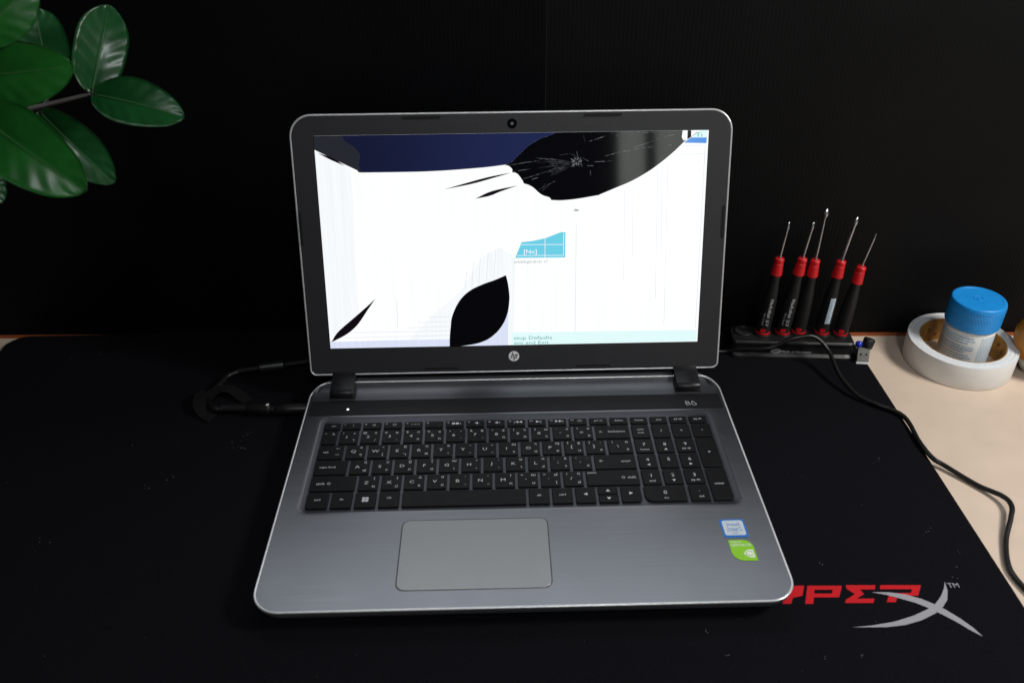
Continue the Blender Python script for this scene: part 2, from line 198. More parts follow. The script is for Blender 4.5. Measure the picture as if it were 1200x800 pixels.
# ------------------------------------------------------------------ helpers
def thing(name, loc, label, cat, group=None):
    o = bpy.data.objects.new(name, None); col.objects.link(o); o.location = loc; o.empty_display_size = 0.02
    o['label'] = label; o['category'] = cat
    if group: o['group'] = group
    return o
def tag(o, label=None, cat=None, group=None, kind=None):
    if label: o['label'] = label
    if cat: o['category'] = cat
    if group: o['group'] = group
    if kind: o['kind'] = kind
    return o
def worldloc(o):
    v = Vector((0, 0, 0))
    while o is not None: v += Vector(o.location); o = o.parent
    return v
def obj(name, verts, faces, m, parent=None, origin=None, smooth=False, mats=None, fm=None):
    """verts in world metres; the mesh is stored round its own origin"""
    org = Vector(origin) if origin is not None else (sum((Vector(v) for v in verts), Vector()) / len(verts))
    me = bpy.data.meshes.new(name); me.from_pydata([tuple(Vector(v) - org) for v in verts], [], faces)
    for mm in (mats or [m]): me.materials.append(M[mm])
    if fm: me.polygons.foreach_set('material_index', fm)
    if smooth: me.polygons.foreach_set('use_smooth', [True] * len(me.polygons))
    me.validate(); me.update()
    o = bpy.data.objects.new(name, me); col.objects.link(o)
    o.location = org - (worldloc(parent) if parent else Vector())
    if parent: o.parent = parent
    return o
def autosmooth(o, ang=40):
    bm = bmesh.new(); bm.from_mesh(o.data)
    for f in bm.faces: f.smooth = True
    for e in bm.edges: e.smooth = not (len(e.link_faces) == 2 and e.calc_face_angle(0) > R(ang))
    bmesh.ops.recalc_face_normals(bm, faces=bm.faces)
    bm.to_mesh(o.data); bm.free(); return o
def rrect(x0, x1, y0, y1, r, n=4):
    """rounded rectangle, r = radius or (bl, br, tr, tl)"""
    if not isinstance(r, tuple): r = (r,) * 4
    P = []
    for (cx, cy, a0, rr) in ((x0 + r[0], y0 + r[0], 180, r[0]), (x1 - r[1], y0 + r[1], 270, r[1]), (x1 - r[2], y1 - r[2], 0, r[2]), (x0 + r[3], y1 - r[3], 90, r[3])):
        for i in range(n + 1):
            a = R(a0 + 90 * i / n); P.append((cx + rr * math.cos(a), cy + rr * math.sin(a)))
    return P
def loft(rings, cap0=True, cap1=True, closed=True):
    n = len(rings[0]); V = [p for r in rings for p in r]; F = []
    for k in range(len(rings) - 1):
        for i in range(n if closed else n - 1):
            j = (i + 1) % n; F.append((k * n + i, k * n + j, (k + 1) * n + j, (k + 1) * n + i))
    if cap0: F.append(tuple(reversed(range(n))))
    if cap1: F.append(tuple(range((len(rings) - 1) * n, len(rings) * n)))
    return V, F
def lathe(prof, o, ax=(0, 0, 1), n=32, rmod=None):
    """prof = [(r, t)] along axis ax from point o"""
    ax = Vector(ax).normalized(); u = ax.orthogonal().normalized(); v = ax.cross(u); o = Vector(o)
    rings = []
    for r, t in prof:
        rings.append([o + ax * t + (u * math.cos(2 * math.pi * i / n) + v * math.sin(2 * math.pi * i / n)) * max((r + (rmod(i, t) if rmod else 0)), 1e-5) for i in range(n)])
    return loft(rings)
def catmull(P, k=8, closed=False):
    P = [Vector(p) for p in P]; out = []; n = len(P)
    for i in range(n if closed else n - 1):
        if closed: a, b, c, d = P[(i - 1) % n], P[i], P[(i + 1) % n], P[(i + 2) % n]
        else: a, b, c, d = P[max(i - 1, 0)], P[i], P[i + 1], P[min(i + 2, n - 1)]
        for j in range(k):
            t = j / k
            out.append(0.5 * ((2 * b) + (c - a) * t + (2 * a - 5 * b + 4 * c - d) * t * t + (3 * b - a - 3 * c + d) * t ** 3))
    if not closed: out.append(P[-1])
    return out
def tube(P, r, n=10, closed=False):
    P = [Vector(p) for p in P]; m = len(P); rings = []; up = None
    for i in range(m):
        a, b = (P[(i - 1) % m], P[(i + 1) % m]) if closed else (P[max(i - 1, 0)], P[min(i + 1, m - 1)])
        t = (b - a).normalized()
        if up is None: up = t.orthogonal().normalized()
        up = (up - t * up.dot(t)).normalized(); s = t.cross(up)
        rr = r(i / (m - 1)) if callable(r) else r
        rings.append([P[i] + (up * math.cos(2 * math.pi * k / n) + s * math.sin(2 * math.pi * k / n)) * rr for k in range(n)])
    if closed: 
        V = [p for q in rings for p in q]; F = []
        for k in range(m):
            k2 = (k + 1) % m
            for i in range(n): F.append((k * n + i, k * n + (i + 1) % n, k2 * n + (i + 1) % n, k2 * n + i))
        return V, F
    return loft(rings)
def join(parts):
    V, F = [], []
    for v, f in parts:
        b = len(V); V += list(v); F += [tuple(i + b for i in q) for q in f]
    return V, F
def box(x0, x1, y0, y1, z0, z1, r=0.0006, b=0.0004):
    rings = [[(p[0], p[1], z) for p in rrect(x0 + i, x1 - i, y0 + i, y1 - i, max(r - i, 1e-5), 2)] for z, i in ((z0, b), (z0 + b, 0), (z1 - b, 0), (z1, b))]
    return loft(rings)
_tc = {}
def text2d(s, size, align='C', sx=1.0):
    """flat outline of a word: ([(x, y)], faces), origin left / centre on the baseline"""
    k = s
    if k not in _tc:
        c = bpy.data.curves.new('t', 'FONT'); c.body = s; c.size = 1; c.resolution_u = 2; c.fill_mode = 'FRONT'
        o = bpy.data.objects.new('t', c); me = bpy.data.meshes.new_from_object(o)
        _tc[k] = ([(v.co.x, v.co.y) for v in me.vertices], [tuple(p.vertices) for p in me.polygons])
        bpy.data.objects.remove(o); bpy.data.curves.remove(c); bpy.data.meshes.remove(me)
    V, F = _tc[k]
    if not V: return [], []
    x0 = min(v[0] for v in V); x1 = max(v[0] for v in V); off = {'C': (x0 + x1) / 2, 'L': x0, 'R': x1}[align]
    return [((x - off) * size * sx, y * size) for x, y in V], F
def text_fit(s, x0, x1, h):
    V, F = text2d(s, 1.0, 'L'); wd = max(v[0] for v in V); hh = max(v[1] for v in V)
    return [(x0 + v[0] * (x1 - x0) / wd, v[1] * h / hh) for v in V], F
def poly(P): return list(P), [tuple(range(len(P)))]
mm = 0.001

# ------------------------------------------------------------------ desk, wall, mat
ang = -0.0294
def wy(x, y0): return y0 + ang * x
dk = obj('desk', *loft([[(x, y, z) for x, y in ((-0.95, -0.35), (0.80, -0.35), (0.80, wy(0.80, 0.3985)), (-0.95, wy(-0.95, 0.3985)))] for z in (-0.034, -0.004)]), 'laminate', origin=(0, 0, -0.004)); tag(dk, kind='structure')
es = obj('desk_edge_strip', *loft([[(x, y, z) for x, y in ((-0.95, wy(-0.95, 0.3748)), (0.80, wy(0.80, 0.3748)), (0.80, wy(0.80, 0.3812)), (-0.95, wy(-0.95, 0.3812)))] for z in (-0.0048, -0.0036)]), 'edge'); tag(es, kind='structure')
def panel(x0, x1, y0, t, m, label):
    P = [(x0, wy(x0, y0)), (x1, wy(x1, y0)), (x1, wy(x1, y0) + t), (x0, wy(x0, y0) + t)]
    o = obj('backdrop_panel', *loft([[(x, y, z) for x, y in P] for z in (-0.004, 0.395)]), m, origin=((x0 + x1) / 2, wy((x0 + x1) / 2, y0), -0.004))
    tag(o, label, 'panel', 'black fluted plastic backdrop panels'); return o
panel(-0.95, 0.0318, 0.3813, 0.004, 'wall2', 'matt black fluted plastic backdrop panel standing behind the glossy green plant')
panel(0.0326, 0.80, 0.3817, 0.004, 'wall', 'black fluted plastic backdrop panel standing behind the screwdrivers and tape')

mp_ = rrect(-0.5375, 0.3580, -0.11, 0.3892, (0.018, 0.018, 0.012, 0.020), 5)
def ss(a, b, x): t = max(0, min(1, (x - a) / (b - a))); return t * t * (3 - 2 * t)
def mwarp(x, y): return (x, y - (max(0.0, 0.0294 * (x + 0.404)) - 0.0025 * ss(-0.42, -0.33, x) + 0.003 * ss(-0.1, 0.35, x)) * max(0.0, min(1, (y - 0.1) / 0.28)))
mat_root = thing('desk_mat', (-0.09, 0.14, -0.004), 'large black cloth gaming mouse mat with red lettering under the laptop', 'mouse mat')
def split(P, step=0.03):
    out = []
    for a, b in zip(P, P[1:] + P[:1]):
        k = max(1, int(math.dist(a, b) / step)); out += [(a[0] + (b[0] - a[0]) * j / k, a[1] + (b[1] - a[1]) * j / k) for j in range(k)]
    return out
mp_ = split(mp_)
rings = []
for z, i in ((-0.004, 0.0), (-0.0006, 0.0)):
    rings.append([(*mwarp(x, y), z) for x, y in mp_])
obj('rubber_edge', *loft(rings, True, True), 'matedge', mat_root)
inner = split(rrect(-0.5365, 0.3570, -0.109, 0.3882, (0.017, 0.017, 0.011, 0.019), 5))
V = [(*mwarp(x, y), -0.0004) for x, y in inner] + [(*mwarp(x * 0.9985 - 0.0001, y * 0.998 + 0.0003), 0.0) for x, y in inner]
n_ = len(inner)
obj('cloth_top', V, [(i, (i + 1) % n_, n_ + (i + 1) % n_, n_ + i) for i in range(n_)] + [tuple(range(n_, 2 * n_))], 'mat', mat_root)
for k, P in enumerate(RED):
    pass
for g in ([0], [1, 2, 3, 4], [5], [6, 7, 8, 9]):
    obj('printed_letter', *join([poly([(x * mm, y * mm, 0.0003) for x, y in RED[k]]) for k in g]), 'redprint', mat_root)
for k, P in enumerate(SWOOSH):
    obj('printed_swoosh', *poly([(x * mm, y * mm, 0.0006 + 0.0003 * k) for x, y in P]), 'greyprint', mat_root)
tv, tf = text2d('TM', 0.0062, 'L', 1.0)
obj('printed_mark', [(TM[0][0] * mm + x, TM[0][1] * mm + y, 0.0004) for x, y in tv], tf, 'greyprint', mat_root)

# lint and crumbs on the mat
parts = []
def fleck(x, y, s):
    a = random.uniform(0, 3.14); l = s * random.uniform(0.6, 1.8); h = s * random.uniform(0.25, 0.6); c, d = math.cos(a), math.sin(a)
    z0 = 0.0002
    P = [(x + c * u - d * v, y + d * u + c * v) for u, v in ((-l, -h), (l, -h * 0.6), (l * 0.9, h), (-l * 0.8, h * 0.7))]
    return loft([[(px, py, z) for px, py in P] for z in (z0, z0 + s * 0.5)])
for x, y in LINT:
    for k in range(random.choice((1, 2, 2, 3))): parts.append(fleck(x * mm + random.gauss(0, 0.0016), y * mm + random.gauss(0, 0.0016), random.uniform(0.00018, 0.00042)))
for k in range(80):
    x = random.uniform(-0.5, 0.34); y = random.uniform(-0.05, 0.36)
    if -0.2 < x < 0.2 and -0.01 < y < 0.29: continue
    if x > 0.2 and y > 0.28: continue
    parts.append(fleck(x, y, random.uniform(0.0001, 0.00022)))
lint = obj('lint', *join(parts), 'lint'); tag(lint, 'pale lint specks and crumbs scattered on the black mat', 'lint', kind='stuff')

# ------------------------------------------------------------------ laptop
lap = thing('laptop', (0, 0.13, 0.0), 'open silver laptop with cracked bright white screen and black keyboard', 'laptop')
ZD = 0.018; YR = 0.262
def lift(y): return 0.0058 * (max(0.0, y - 0.238) / 0.024) ** 3
def outline(i, n=10): return rrect(-0.192 + i, 0.192 - i, 0.0 + i, YR - i, (0.020 - i, 0.020 - i, 0.017 - i, 0.017 - i), n)
def dens(P, step=0.006):
    out = []
    for a, b in zip(P, P[1:] + P[:1]):
        L_ = math.dist(a, b); k = max(1, int(L_ / step))
        for j in range(k): out.append((a[0] + (b[0] - a[0]) * j / k, a[1] + (b[1] - a[1]) * j / k))
    return out
base_o = dens(outline(0))
def scal(i): return [((abs(x) - i) * (1 if x > 0 else -1) if abs(x) > i else x, 0.131 + (y - 0.131) * (1 - i / 0.131)) for x, y in base_o]
rings = []
for z, i in ((0.0025, 0.012), (0.0035, 0.009), (0.009, 0.0025), (0.0135, 0.0006), (0.0158, 0.0004)):
    rings.append([(x, y, z + lift(y)) for x, y in scal(i)])
obj('base_shell', *loft(rings, True, False), 'shell', lap, smooth=True)
obj('chrome_rim', *tube([(x, y, 0.0174 + lift(y)) for x, y in scal(0.0006)], 0.00095, 8, True), 'chrome', lap, smooth=True)
# deck
NX, ys = 240, []
y = 0.0012
while y < YR - 0.0012: ys.append(y); y += 0.0016
ys.append(YR - 0.0012)
def hw(y):
    h = 0.1908
    for r, yc, s in ((0.0188, 0.020, -1), (0.0158, YR - 0.017, 1)):
        dy = (y - yc) * s
        if dy > 0: h = min(h, 0.1908 - r + math.sqrt(max(r * r - dy * dy, 0)))
    return h
def sstep(a, b, x): t = max(0, min(1, (x - a) / (b - a))); return t * t * (3 - 2 * t)
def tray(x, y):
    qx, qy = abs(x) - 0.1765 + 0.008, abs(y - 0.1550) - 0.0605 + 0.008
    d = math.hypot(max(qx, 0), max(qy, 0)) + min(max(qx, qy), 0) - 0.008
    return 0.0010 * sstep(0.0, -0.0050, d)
V = []; F = []
for y in ys:
    h = hw(y)
    for i in range(NX + 1):
        x = -h + 2 * h * i / NX; V.append((x, y, ZD + lift(y) - tray(x, y)))
for j in range(len(ys) - 1):
    for i in range(NX):
        a = j * (NX + 1) + i; F.append((a, a + 1, a + NX + 2, a + NX + 1))
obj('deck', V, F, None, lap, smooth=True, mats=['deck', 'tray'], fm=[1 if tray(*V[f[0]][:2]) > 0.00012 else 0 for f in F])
# rear hinge bar
rings = []
for y, z, h in ((0.2605, 0.0222, 0.186), (0.2635, 0.0222, 0.1855), (0.270, 0.0213, 0.183), (0.277, 0.0185, 0.178), (0.281, 0.0140, 0.174), (0.282, 0.008, 0.172), (0.279, 0.0045, 0.171)):
    rings.append([(x * h, y - 0.010 * max(0, (abs(x) - 0.93) / 0.07) ** 2, z) for x in [-1 + 2 * i / 60 for i in range(61)]])
V, F = loft(rings, False, False, False)
b = len(V); bot = [(p[0], p[1], 0.004) for p in rings[0]]; V += bot; n = 61; k = len(rings) - 1
F += [(k * n + i, k * n + i + 1, b + i + 1, b + i) for i in range(60)]
F += [tuple([q * n for q in range(len(rings))] + [b]), tuple([b + 60] + [q * n + 60 for q in reversed(range(len(rings)))])]
autosmooth(obj('hinge_bar', V, F, 'shell', lap), 35)
# hinges
TH = R(73.97); HY, HZ = 0.2739, 0.0531
nrm = Vector((0, -math.sin(TH), math.cos(TH))); upv = Vector((0, math.cos(TH), math.sin(TH)))
def LP(x, v, off=0.0): return Vector((x, HY, HZ)) + upv * v + nrm * off
for x0, x1 in ((-0.1716, -0.1500), (0.1503, 0.1720)):
    prof = [(0.2425, 0.0165), (0.2412, 0.0225), (0.2418, 0.0250), (0.2440, 0.0265), (0.2475, 0.0272), (0.2560, 0.0280), (0.2655, 0.0300), (0.2700, 0.0345), (0.2740, 0.0345), (0.2760, 0.0180)]
    rings = [[(x, y, z) for y, z in prof] for x in (x0, x0 + 0.0006, x1 - 0.0006, x1)]
    for r, s in ((rings[0], 0.0006), (rings[-1], 0.0006)):
        for i, (a, yy, zz_) in enumerate(r): r[i] = (a, yy + (0.258 - yy) * 0.04, zz_ + (0.024 - zz_) * 0.06)
    h = obj('hinge', *loft(rings), 'hinge', lap); autosmooth(h, 50)
    obj('hinge_recess', *box(x0 - 0.0012, x1 + 0.0012, 0.2400, 0.2640, 0.0140, 0.0186), 'seam', h)
    obj('hinge_recess', *box(x0 - 0.0011, x1 + 0.0011, 0.2440, 0.2650, 0.0187, 0.0229), 'seam', h)
# lid
lid_o = rrect(-0.1926, 0.1926, -0.0262, 0.2117, (0.005, 0.005, 0.0185, 0.0185), 10)
def inset(P, i, cx=0.0, cy=0.0927, hx=0.1926, hy=0.119): return [(cx + (x - cx) * (1 - i / hx), cy + (y - cy) * (1 - i / hy)) for x, y in P]
rings = []
for off, i in ((-0.0070, 0.010), (-0.0066, 0.005), (-0.0050, 0.0012), (-0.0030, 0.0), (-0.0010, 0.0), (0.0002, 0.0004), (0.0006, 0.0010), (0.0002, 0.0016)):
    rings.append([LP(x, v, off) for x, v in inset(lid_o, i)])
V, F = loft(rings, True, False)
autosmooth(obj('lid_shell', V, F, 'shell', lap), 60)
bo = inset(lid_o, 0.0015); HX, H0, H1 = 0.1724, -0.0003, 0.1938
hole = []
def sq(p):      # radial match of each outline point to the opening
    x, v = p; cx, cv = 0.0, (H0 + H1) / 2; hx, hv = HX, (H1 - H0) / 2
    return p
obj('lid_rim', *tube([LP(x, v, 0.0002) for x, v in dens(inset(lid_o, 0.0007))], 0.0010, 8, True), 'chrome', lap, smooth=True)
# bezel: four strips + corner fans, built from the outline clipped to the opening
bm = bmesh.new()
ov = [bm.verts.new(LP(x, v, 0.0010)) for x, v in bo]
hv = [bm.verts.new(LP(x, v, 0.0008)) for x, v in ((-HX, H0), (HX, H0), (HX, H1), (-HX, H1))]
hd = [bm.verts.new(LP(x, v, -0.0012)) for x, v in ((-HX, H0), (HX, H0), (HX, H1), (-HX, H1))]
eo = [bm.verts.new(LP(x, v, 0.0002)) for x, v in bo]
m_ = len(bo) // 4
for c in range(4):
    for i in range(m_ - 1): bm.faces.new((hv[c], ov[c * m_ + i], ov[c * m_ + i + 1]))
    a = ov[c * m_ + m_ - 1]; b2 = ov[((c + 1) * m_) % len(bo)]
    bm.faces.new((hv[c], a, b2, hv[(c + 1) % 4]))
    bm.faces.new((hv[c], hv[(c + 1) % 4], hd[(c + 1) % 4], hd[c])).material_index = 1
for i in range(len(bo)):
    j = (i + 1) % len(bo); bm.faces.new((ov[i], eo[i], eo[j], ov[j]))
bmesh.ops.recalc_face_normals(bm, faces=bm.faces)
me = bpy.data.meshes.new('bezel'); bm.to_mesh(me); bm.free(); me.materials.append(M['bezel']); me.materials.append(M['gap'])
bez = bpy.data.objects.new('bezel', me); col.objects.link(bez); bez.parent = lap; bez.location = -Vector(lap.location)
def lidpoly(name, P, off, m, parent): return obj(name, *poly([LP(x, v, off) for x, v in P]), m, parent)
def lidslab(name, P, o0, o1, m, parent): return autosmooth(obj(name, *loft([[LP(x, v, o) for x, v in P] for o in (o0, o1)]), m, parent), 40)
for x0, x1, v0, v1, o1 in ((-0.0940, -0.0615, 0.2070, 0.2092, 0.0024), (0.0630, 0.0955, 0.2070, 0.2092, 0.0024), (-0.1902, -0.1884, 0.098, 0.128, 0.0020), (0.1884, 0.1902, 0.098, 0.128, 0.0020)):
    lidslab('rubber_bumper', rrect(x0, x1, v0, v1, 0.0008, 3), 0.0004, o1, 'rubber', bez)
for x0, x1 in ((-0.085, -0.053), (0.058, 0.090)):
    lidslab('rubber_bumper', rrect(x0, x1, -0.0222, -0.0206, 0.0007, 3), 0.0004, 0.0014, 'rubber', bez)
def circ(x, v, r, n=28): return [(x + r * math.cos(2 * math.pi * i / n), v + r * math.sin(2 * math.pi * i / n)) for i in range(n)]
lidslab('webcam', circ(0.0002, 0.2017, 0.0043), 0.0004, 0.00125, 'lens', bez)
lidslab('webcam_lens', circ(0.0002, 0.2017, 0.0013, 16), 0.0011, 0.0014, 'lens2', bez)
for x in (-0.0315, 0.0315): lidslab('microphone_hole', circ(x, 0.2017, 0.0007, 10), 0.0009, 0.00115, 'seam', bez)
lidslab('webcam_light', circ(-0.0078, 0.2022, 0.0005, 10), 0.0009, 0.00115, 'seam', bez)
lidslab('round_logo', circ(-0.0008, -0.0105, 0.0050), 0.0004, 0.0012, 'logo', bez)
# the two slanted letters of the round logo, cut dark into the disc
def stroke(a, b, t): 
    d = (Vector(b) - Vector(a)).normalized(); p = Vector((-d.y, d.x)) * t / 2; a, b = Vector(a), Vector(b)
    return [tuple(a - p), tuple(b - p), tuple(b + p), tuple(a + p)]
cxl, cvl = -0.0008, -0.0105; S = 0.0010
def lg(x, v): return (cxl + (x + v * 0.32) * S, cvl + v * S)
ls = [[lg(*q) for q in P] for P in ([(-2.6, -2.0), (-1.8, -2.0), (-1.8, 4.2), (-2.6, 4.2)], [(-1.8, 1.1), (-0.6, 1.1), (-0.2, 0.7), (-0.2, 1.9), (-1.8, 1.9)], [(-0.9, -2.0), (-0.2, -2.0), (-0.2, 0.7), (-0.6, 1.1), (-0.9, 1.1)],
     [(0.6, -4.2), (1.4, -4.2), (1.4, 1.9), (0.6, 1.9)], [(1.4, 1.1), (2.3, 1.1), (2.3, -1.2), (3.1, -1.2), (3.1, 1.9), (1.4, 1.9)], [(1.4, -2.0), (3.1, -2.0), (3.1, -1.2), (1.4, -1.2)])]
obj('logo_letters', *join([poly([LP(x, v, 0.00135) for x, v in P]) for P in ls]), 'bezel', bez)
# display
dis = obj('display_panel', *poly([LP(x, v, -0.0005) for x, v in ((-0.1722, 0), (0.1722, 0), (0.1722, 0.1936), (-0.1722, 0.1936))]), 'lit', lap)
o_ = -0.0005
def smooth(P, corners):
    out = []; C = sorted(corners)
    for a, b in zip(C, C[1:] + [C[0] + len(P)]):
        run = [Vector((*P[i % len(P)], 0)) for i in range(a, b + 1)]
        out += [(v.x, v.y) for v in (catmull(run, 5)[:-1] if len(run) > 2 else run[:-1])]
    return out
def patch(name, P, lay, m): return lidpoly(name, [(-0.1722 if x < -170.4 else min(x * mm, 0.1722), 0.1936 if v > 192.3 else max(0.0, v * mm)) for x, v in P], o_ + lay * 0.00008, m, dis)
for P in PALE: patch('pale_area', P, 1, 'pale')
for k, P in enumerate(LAV): patch('lavender_area', P, 2, 'pale' if k == 2 else 'lav')
patch('status_band', BAND, 3, 'cyan2'); patch('title_bar', CYANBAR, 3, 'cyan2'); patch('menu_bar', BLUEBAR, 3, 'blue')
for a, b3 in LINES: obj('screen_line', *poly([LP(x * mm, v * mm, o_ + 0.00020) for x, v in stroke(a, b3, 0.42)]), 'faint', dis)
patch('dialog_box', DIALOG, 3, 'cyan')
for k, (a, b3) in enumerate(DLINES): obj('dialog_line', *poly([LP(x * mm, v * mm, o_ + 0.00030 + 0.00001 * k) for x, v in stroke(a, b3, 0.5)]), 'pale', dis)
def stext(s, P, h, m, lay=4.5):
    tv, tf = text_fit(s, P[0][0], P[1][0], h)
    return obj('screen_text', [LP(x * mm, P[0][1] * mm + v * mm, o_ + lay * 0.00008) for x, v in tv], tf, m, dis)
stext('[No]', TEXTPOS['no'], 3.6, 'lit'); stext('wbbbgkdicb v?', TEXTPOS['grey'], 2.6, 'ink2')
stext('etup Defaults', TEXTPOS['t1'], 3.3, 'ink'); stext('ave and Exit', TEXTPOS['t2'], 3.1, 'ink'); stext('Ti', TEXTPOS['top'], 3.4, 'ink')
patch('smudge', [(54.2, 125.0), (58, 124.4), (59.6, 125.8), (56, 126.8)], 3, 'ink2')
patch('dark_region', smooth(BLUE, (0, 3, 8, 11, 12)), 4, 'navy'); patch('dark_region', smooth(GREY, (0, 1, 6, 7)), 5, 'slate')
patch('dead_blotch', smooth(BLACK, (0, 2, 14, 20, 24, 27)), 6, 'dead'); patch('dead_blotch', smooth(LEAF, (0, 9)), 6, 'dead')
for P in SLIVERS: patch('dead_sliver', smooth(P, (0, 4 if len(P) == 8 else (3 if len(P) == 6 else 2))), 6, 'maroon')
for P in WHITES: patch('lit_gap', P, 7, 'lit')
pc, pd = [], []
for k, (a, b3) in enumerate(CRACKS):
    a, b3 = Vector(a), Vector(b3); n = max(1, int((b3 - a).length / 2.2)); pts = [a + (b3 - a) * i / n for i in range(n + 1)]
    pts = [pts[0]] + [p + Vector((random.gauss(0, 0.14), random.gauss(0, 0.14))) for p in pts[1:-1]] + [pts[-1]]
    for p, q in zip(pts, pts[1:]):
        if random.random() < 0.05: continue
        t = random.uniform(0.10, 0.26); (pc if random.random() < 0.45 else pd).append(poly([LP(x * mm, v * mm, o_ + (8 + k * 0.02) * 0.00008) for x, v in stroke(p, q, t)]))
c0 = Vector((56.4, 168.3))
for k in range(22):
    e = Vector((random.uniform(6, 44), 0)); e.y = 166 - (e.x - 4) * 0.52 + random.uniform(0, 15); a = c0 + (e - c0) * random.uniform(0.08, 0.5); e = c0 + (e - c0) * random.uniform(0.6, 0.97)
    n = 7; pts = [a + (e - a) * i / n + Vector((random.gauss(0, 0.16), random.gauss(0, 0.16))) for i in range(n + 1)]
    for p, q in zip(pts, pts[1:]): (pc if random.random() < 0.12 else pd).append(poly([LP(x * mm, v * mm, o_ + (8.9 + k * 0.02) * 0.00008) for x, v in stroke(p, q, random.uniform(0.07, 0.16))]))
for k in range(26):
    a = random.uniform(0, 6.28); r0 = random.uniform(0.6, 3.2); r1 = r0 + random.uniform(0.7, 3.2); d = Vector((math.cos(a), math.sin(a) * 0.9))
    (pc if k % 3 else pd).append(poly([LP(x * mm, v * mm, o_ + (9.5 + k * 0.03) * 0.00008) for x, v in stroke(c0 + d * r0, c0 + d * r1, random.uniform(0.16, 0.4))]))
obj('glass_crack', *join(pc), 'crack', dis); obj('glass_crack', *join(pd), 'crack2', dis)

# touchpad
tp = (-0.0917, 0.0197, 0.0170, 0.0846)
obj('touchpad_seam', *loft([[(x, y, z) for x, y in rrect(tp[0] - 0.0006, tp[1] + 0.0006, tp[2] - 0.0006, tp[3] + 0.0006, 0.0066, 6)] for z in (0.0170, 0.01812)]), 'seam', lap)
rings = [[(x, y, z) for x, y in rrect(tp[0] + i, tp[1] - i, tp[2] + i, tp[3] - i, 0.006 - i, 6)] for z, i in ((0.0172, 0), (0.0182, 0), (0.01838, 0.00025))]
obj('touchpad', *loft(rings), 'pad', lap)
# power button, speaker logo
obj('power_light', *loft([[(x, y, z) for x, y in circ(-0.1535, 0.2262, 0.0012, 14)] for z in (0.0178, 0.0184)]), 'led', lap)
obj('power_button', *loft([[(x, y, z) for x, y in rrect(-0.1740, -0.1585, 0.2290, 0.2294, 0.0001, 2)] for z in (0.0175, 0.01815)]), 'seam', lap)
bl = [((155.4, 228.0), (155.8, 222.6)), ((155.4, 228.0), (158.2, 227.4)), ((158.2, 227.4), (158.4, 225.8)), ((158.4, 225.8), (155.6, 225.4)), ((158.4, 225.6), (159.4, 223.6)), ((159.4, 223.6), (155.8, 222.4)),
      ((161.6, 228.4), (160.6, 224.0)), ((161.6, 228.4), (164.8, 224.0)), ((160.6, 224.0), (161.6, 222.4)), ((161.6, 222.4), (164.4, 222.4)), ((164.4, 222.4), (164.9, 224.0))]
obj('speaker_logo', *join([poly([(x * mm, y * mm, 0.01825 + 0.00001 * k) for x, y in stroke(a, b3, 0.45)]) for k, (a, b3) in enumerate(bl)]), 'legend', lap)
obj('rear_shade_strip', *poly([(x, y, 0.01806) for x, y in rrect(-0.1885, 0.1885, 0.2172, 0.2395, 0.002, 3)]), 'rear_shade', lap)  # dark sheet painting in the bezel's dark reflection on the rear deck
parts = []
for j in range(3):
    for i in range(150):
        x = -0.142 + i * 0.0019 + (j % 2) * 0.00095; y = 0.2212 + j * 0.0026
        if x > 0.144: continue
        parts.append(poly([(x + 0.0005 * math.cos(a * 1.0472), y + 0.0005 * math.sin(a * 1.0472), 0.01812) for a in range(6)]))
tag(obj('speaker_grille', *join(parts), 'seam', lap), kind='stuff')
# stickers
st = obj('blue_sticker', *loft([[(x, y, z) for x, y in rrect(0.1525, 0.1715, 0.0598, 0.0786, 0.0012, 3)] for z in (0.0181, 0.01825)]), 'stblue', lap)
obj('sticker_face', *poly([(x, y, 0.01835) for x, y in rrect(0.1540, 0.1700, 0.0620, 0.0772, 0.0018, 3)]), 'stwhite', st)
tv, tf = text2d('intel', 0.0050, 'C', 1.15); obj('sticker_text', [(0.1620 + x, 0.0715 + y, 0.01845) for x, y in tv], tf, 'stblue', st)
tv, tf = text2d('CORE i5', 0.0029, 'C', 1.1); obj('sticker_text', [(0.1620 + x, 0.0660 + y, 0.01845) for x, y in tv], tf, 'stblue', st)
tv, tf = text2d('inside', 0.0018, 'C', 1.1); obj('sticker_text', [(0.1620 + x, 0.0636 + y, 0.01845) for x, y in tv], tf, 'stblue', st)
arc = [(0.1620 + 0.0055 * math.cos(R(a)), 0.0712 + 0.0028 * math.sin(R(a))) for a in range(200, 345, 12)]
obj('sticker_text', *join([poly([(x, y, 0.01848 + 0.00001 * k) for x, y in stroke(p, q, 0.0004)]) for k, (p, q) in enumerate(zip(arc, arc[1:]))]), 'stblue', st)
sg = obj('green_sticker', *loft([[(x, y, z) for x, y in rrect(0.1545, 0.1722, 0.0368, 0.0572, (0.0085, 0.0006, 0.0075, 0.0006), 8)] for z in (0.0181, 0.01825)]), 'stgreen', lap)
tv, tf = text2d('GEFORCE', 0.0036, 'C', 0.98); obj('sticker_text', [(0.1628 + x, 0.0508 + y, 0.01835) for x, y in tv], tf, 'stprint', sg)
tv, tf = text2d('NVIDIA', 0.0026, 'C', 1.0); obj('sticker_text', [(0.1598 + x, 0.0541 + y, 0.01835) for x, y in tv], tf, 'stprint', sg)
eye = [(0.1632, 0.0435), (0.1650, 0.0462), (0.1672, 0.0474), (0.1708, 0.0474), (0.1708, 0.0398), (0.1676, 0.0398), (0.1652, 0.0410)]
obj('sticker_eye', *poly([(x, y, 0.01835) for x, y in eye]), 'stprint', sg)
ring = [(0.1676 + 0.0026 * math.cos(R(a)), 0.0437 + 0.0022 * math.sin(R(a))) for a in range(20, 341, 20)]
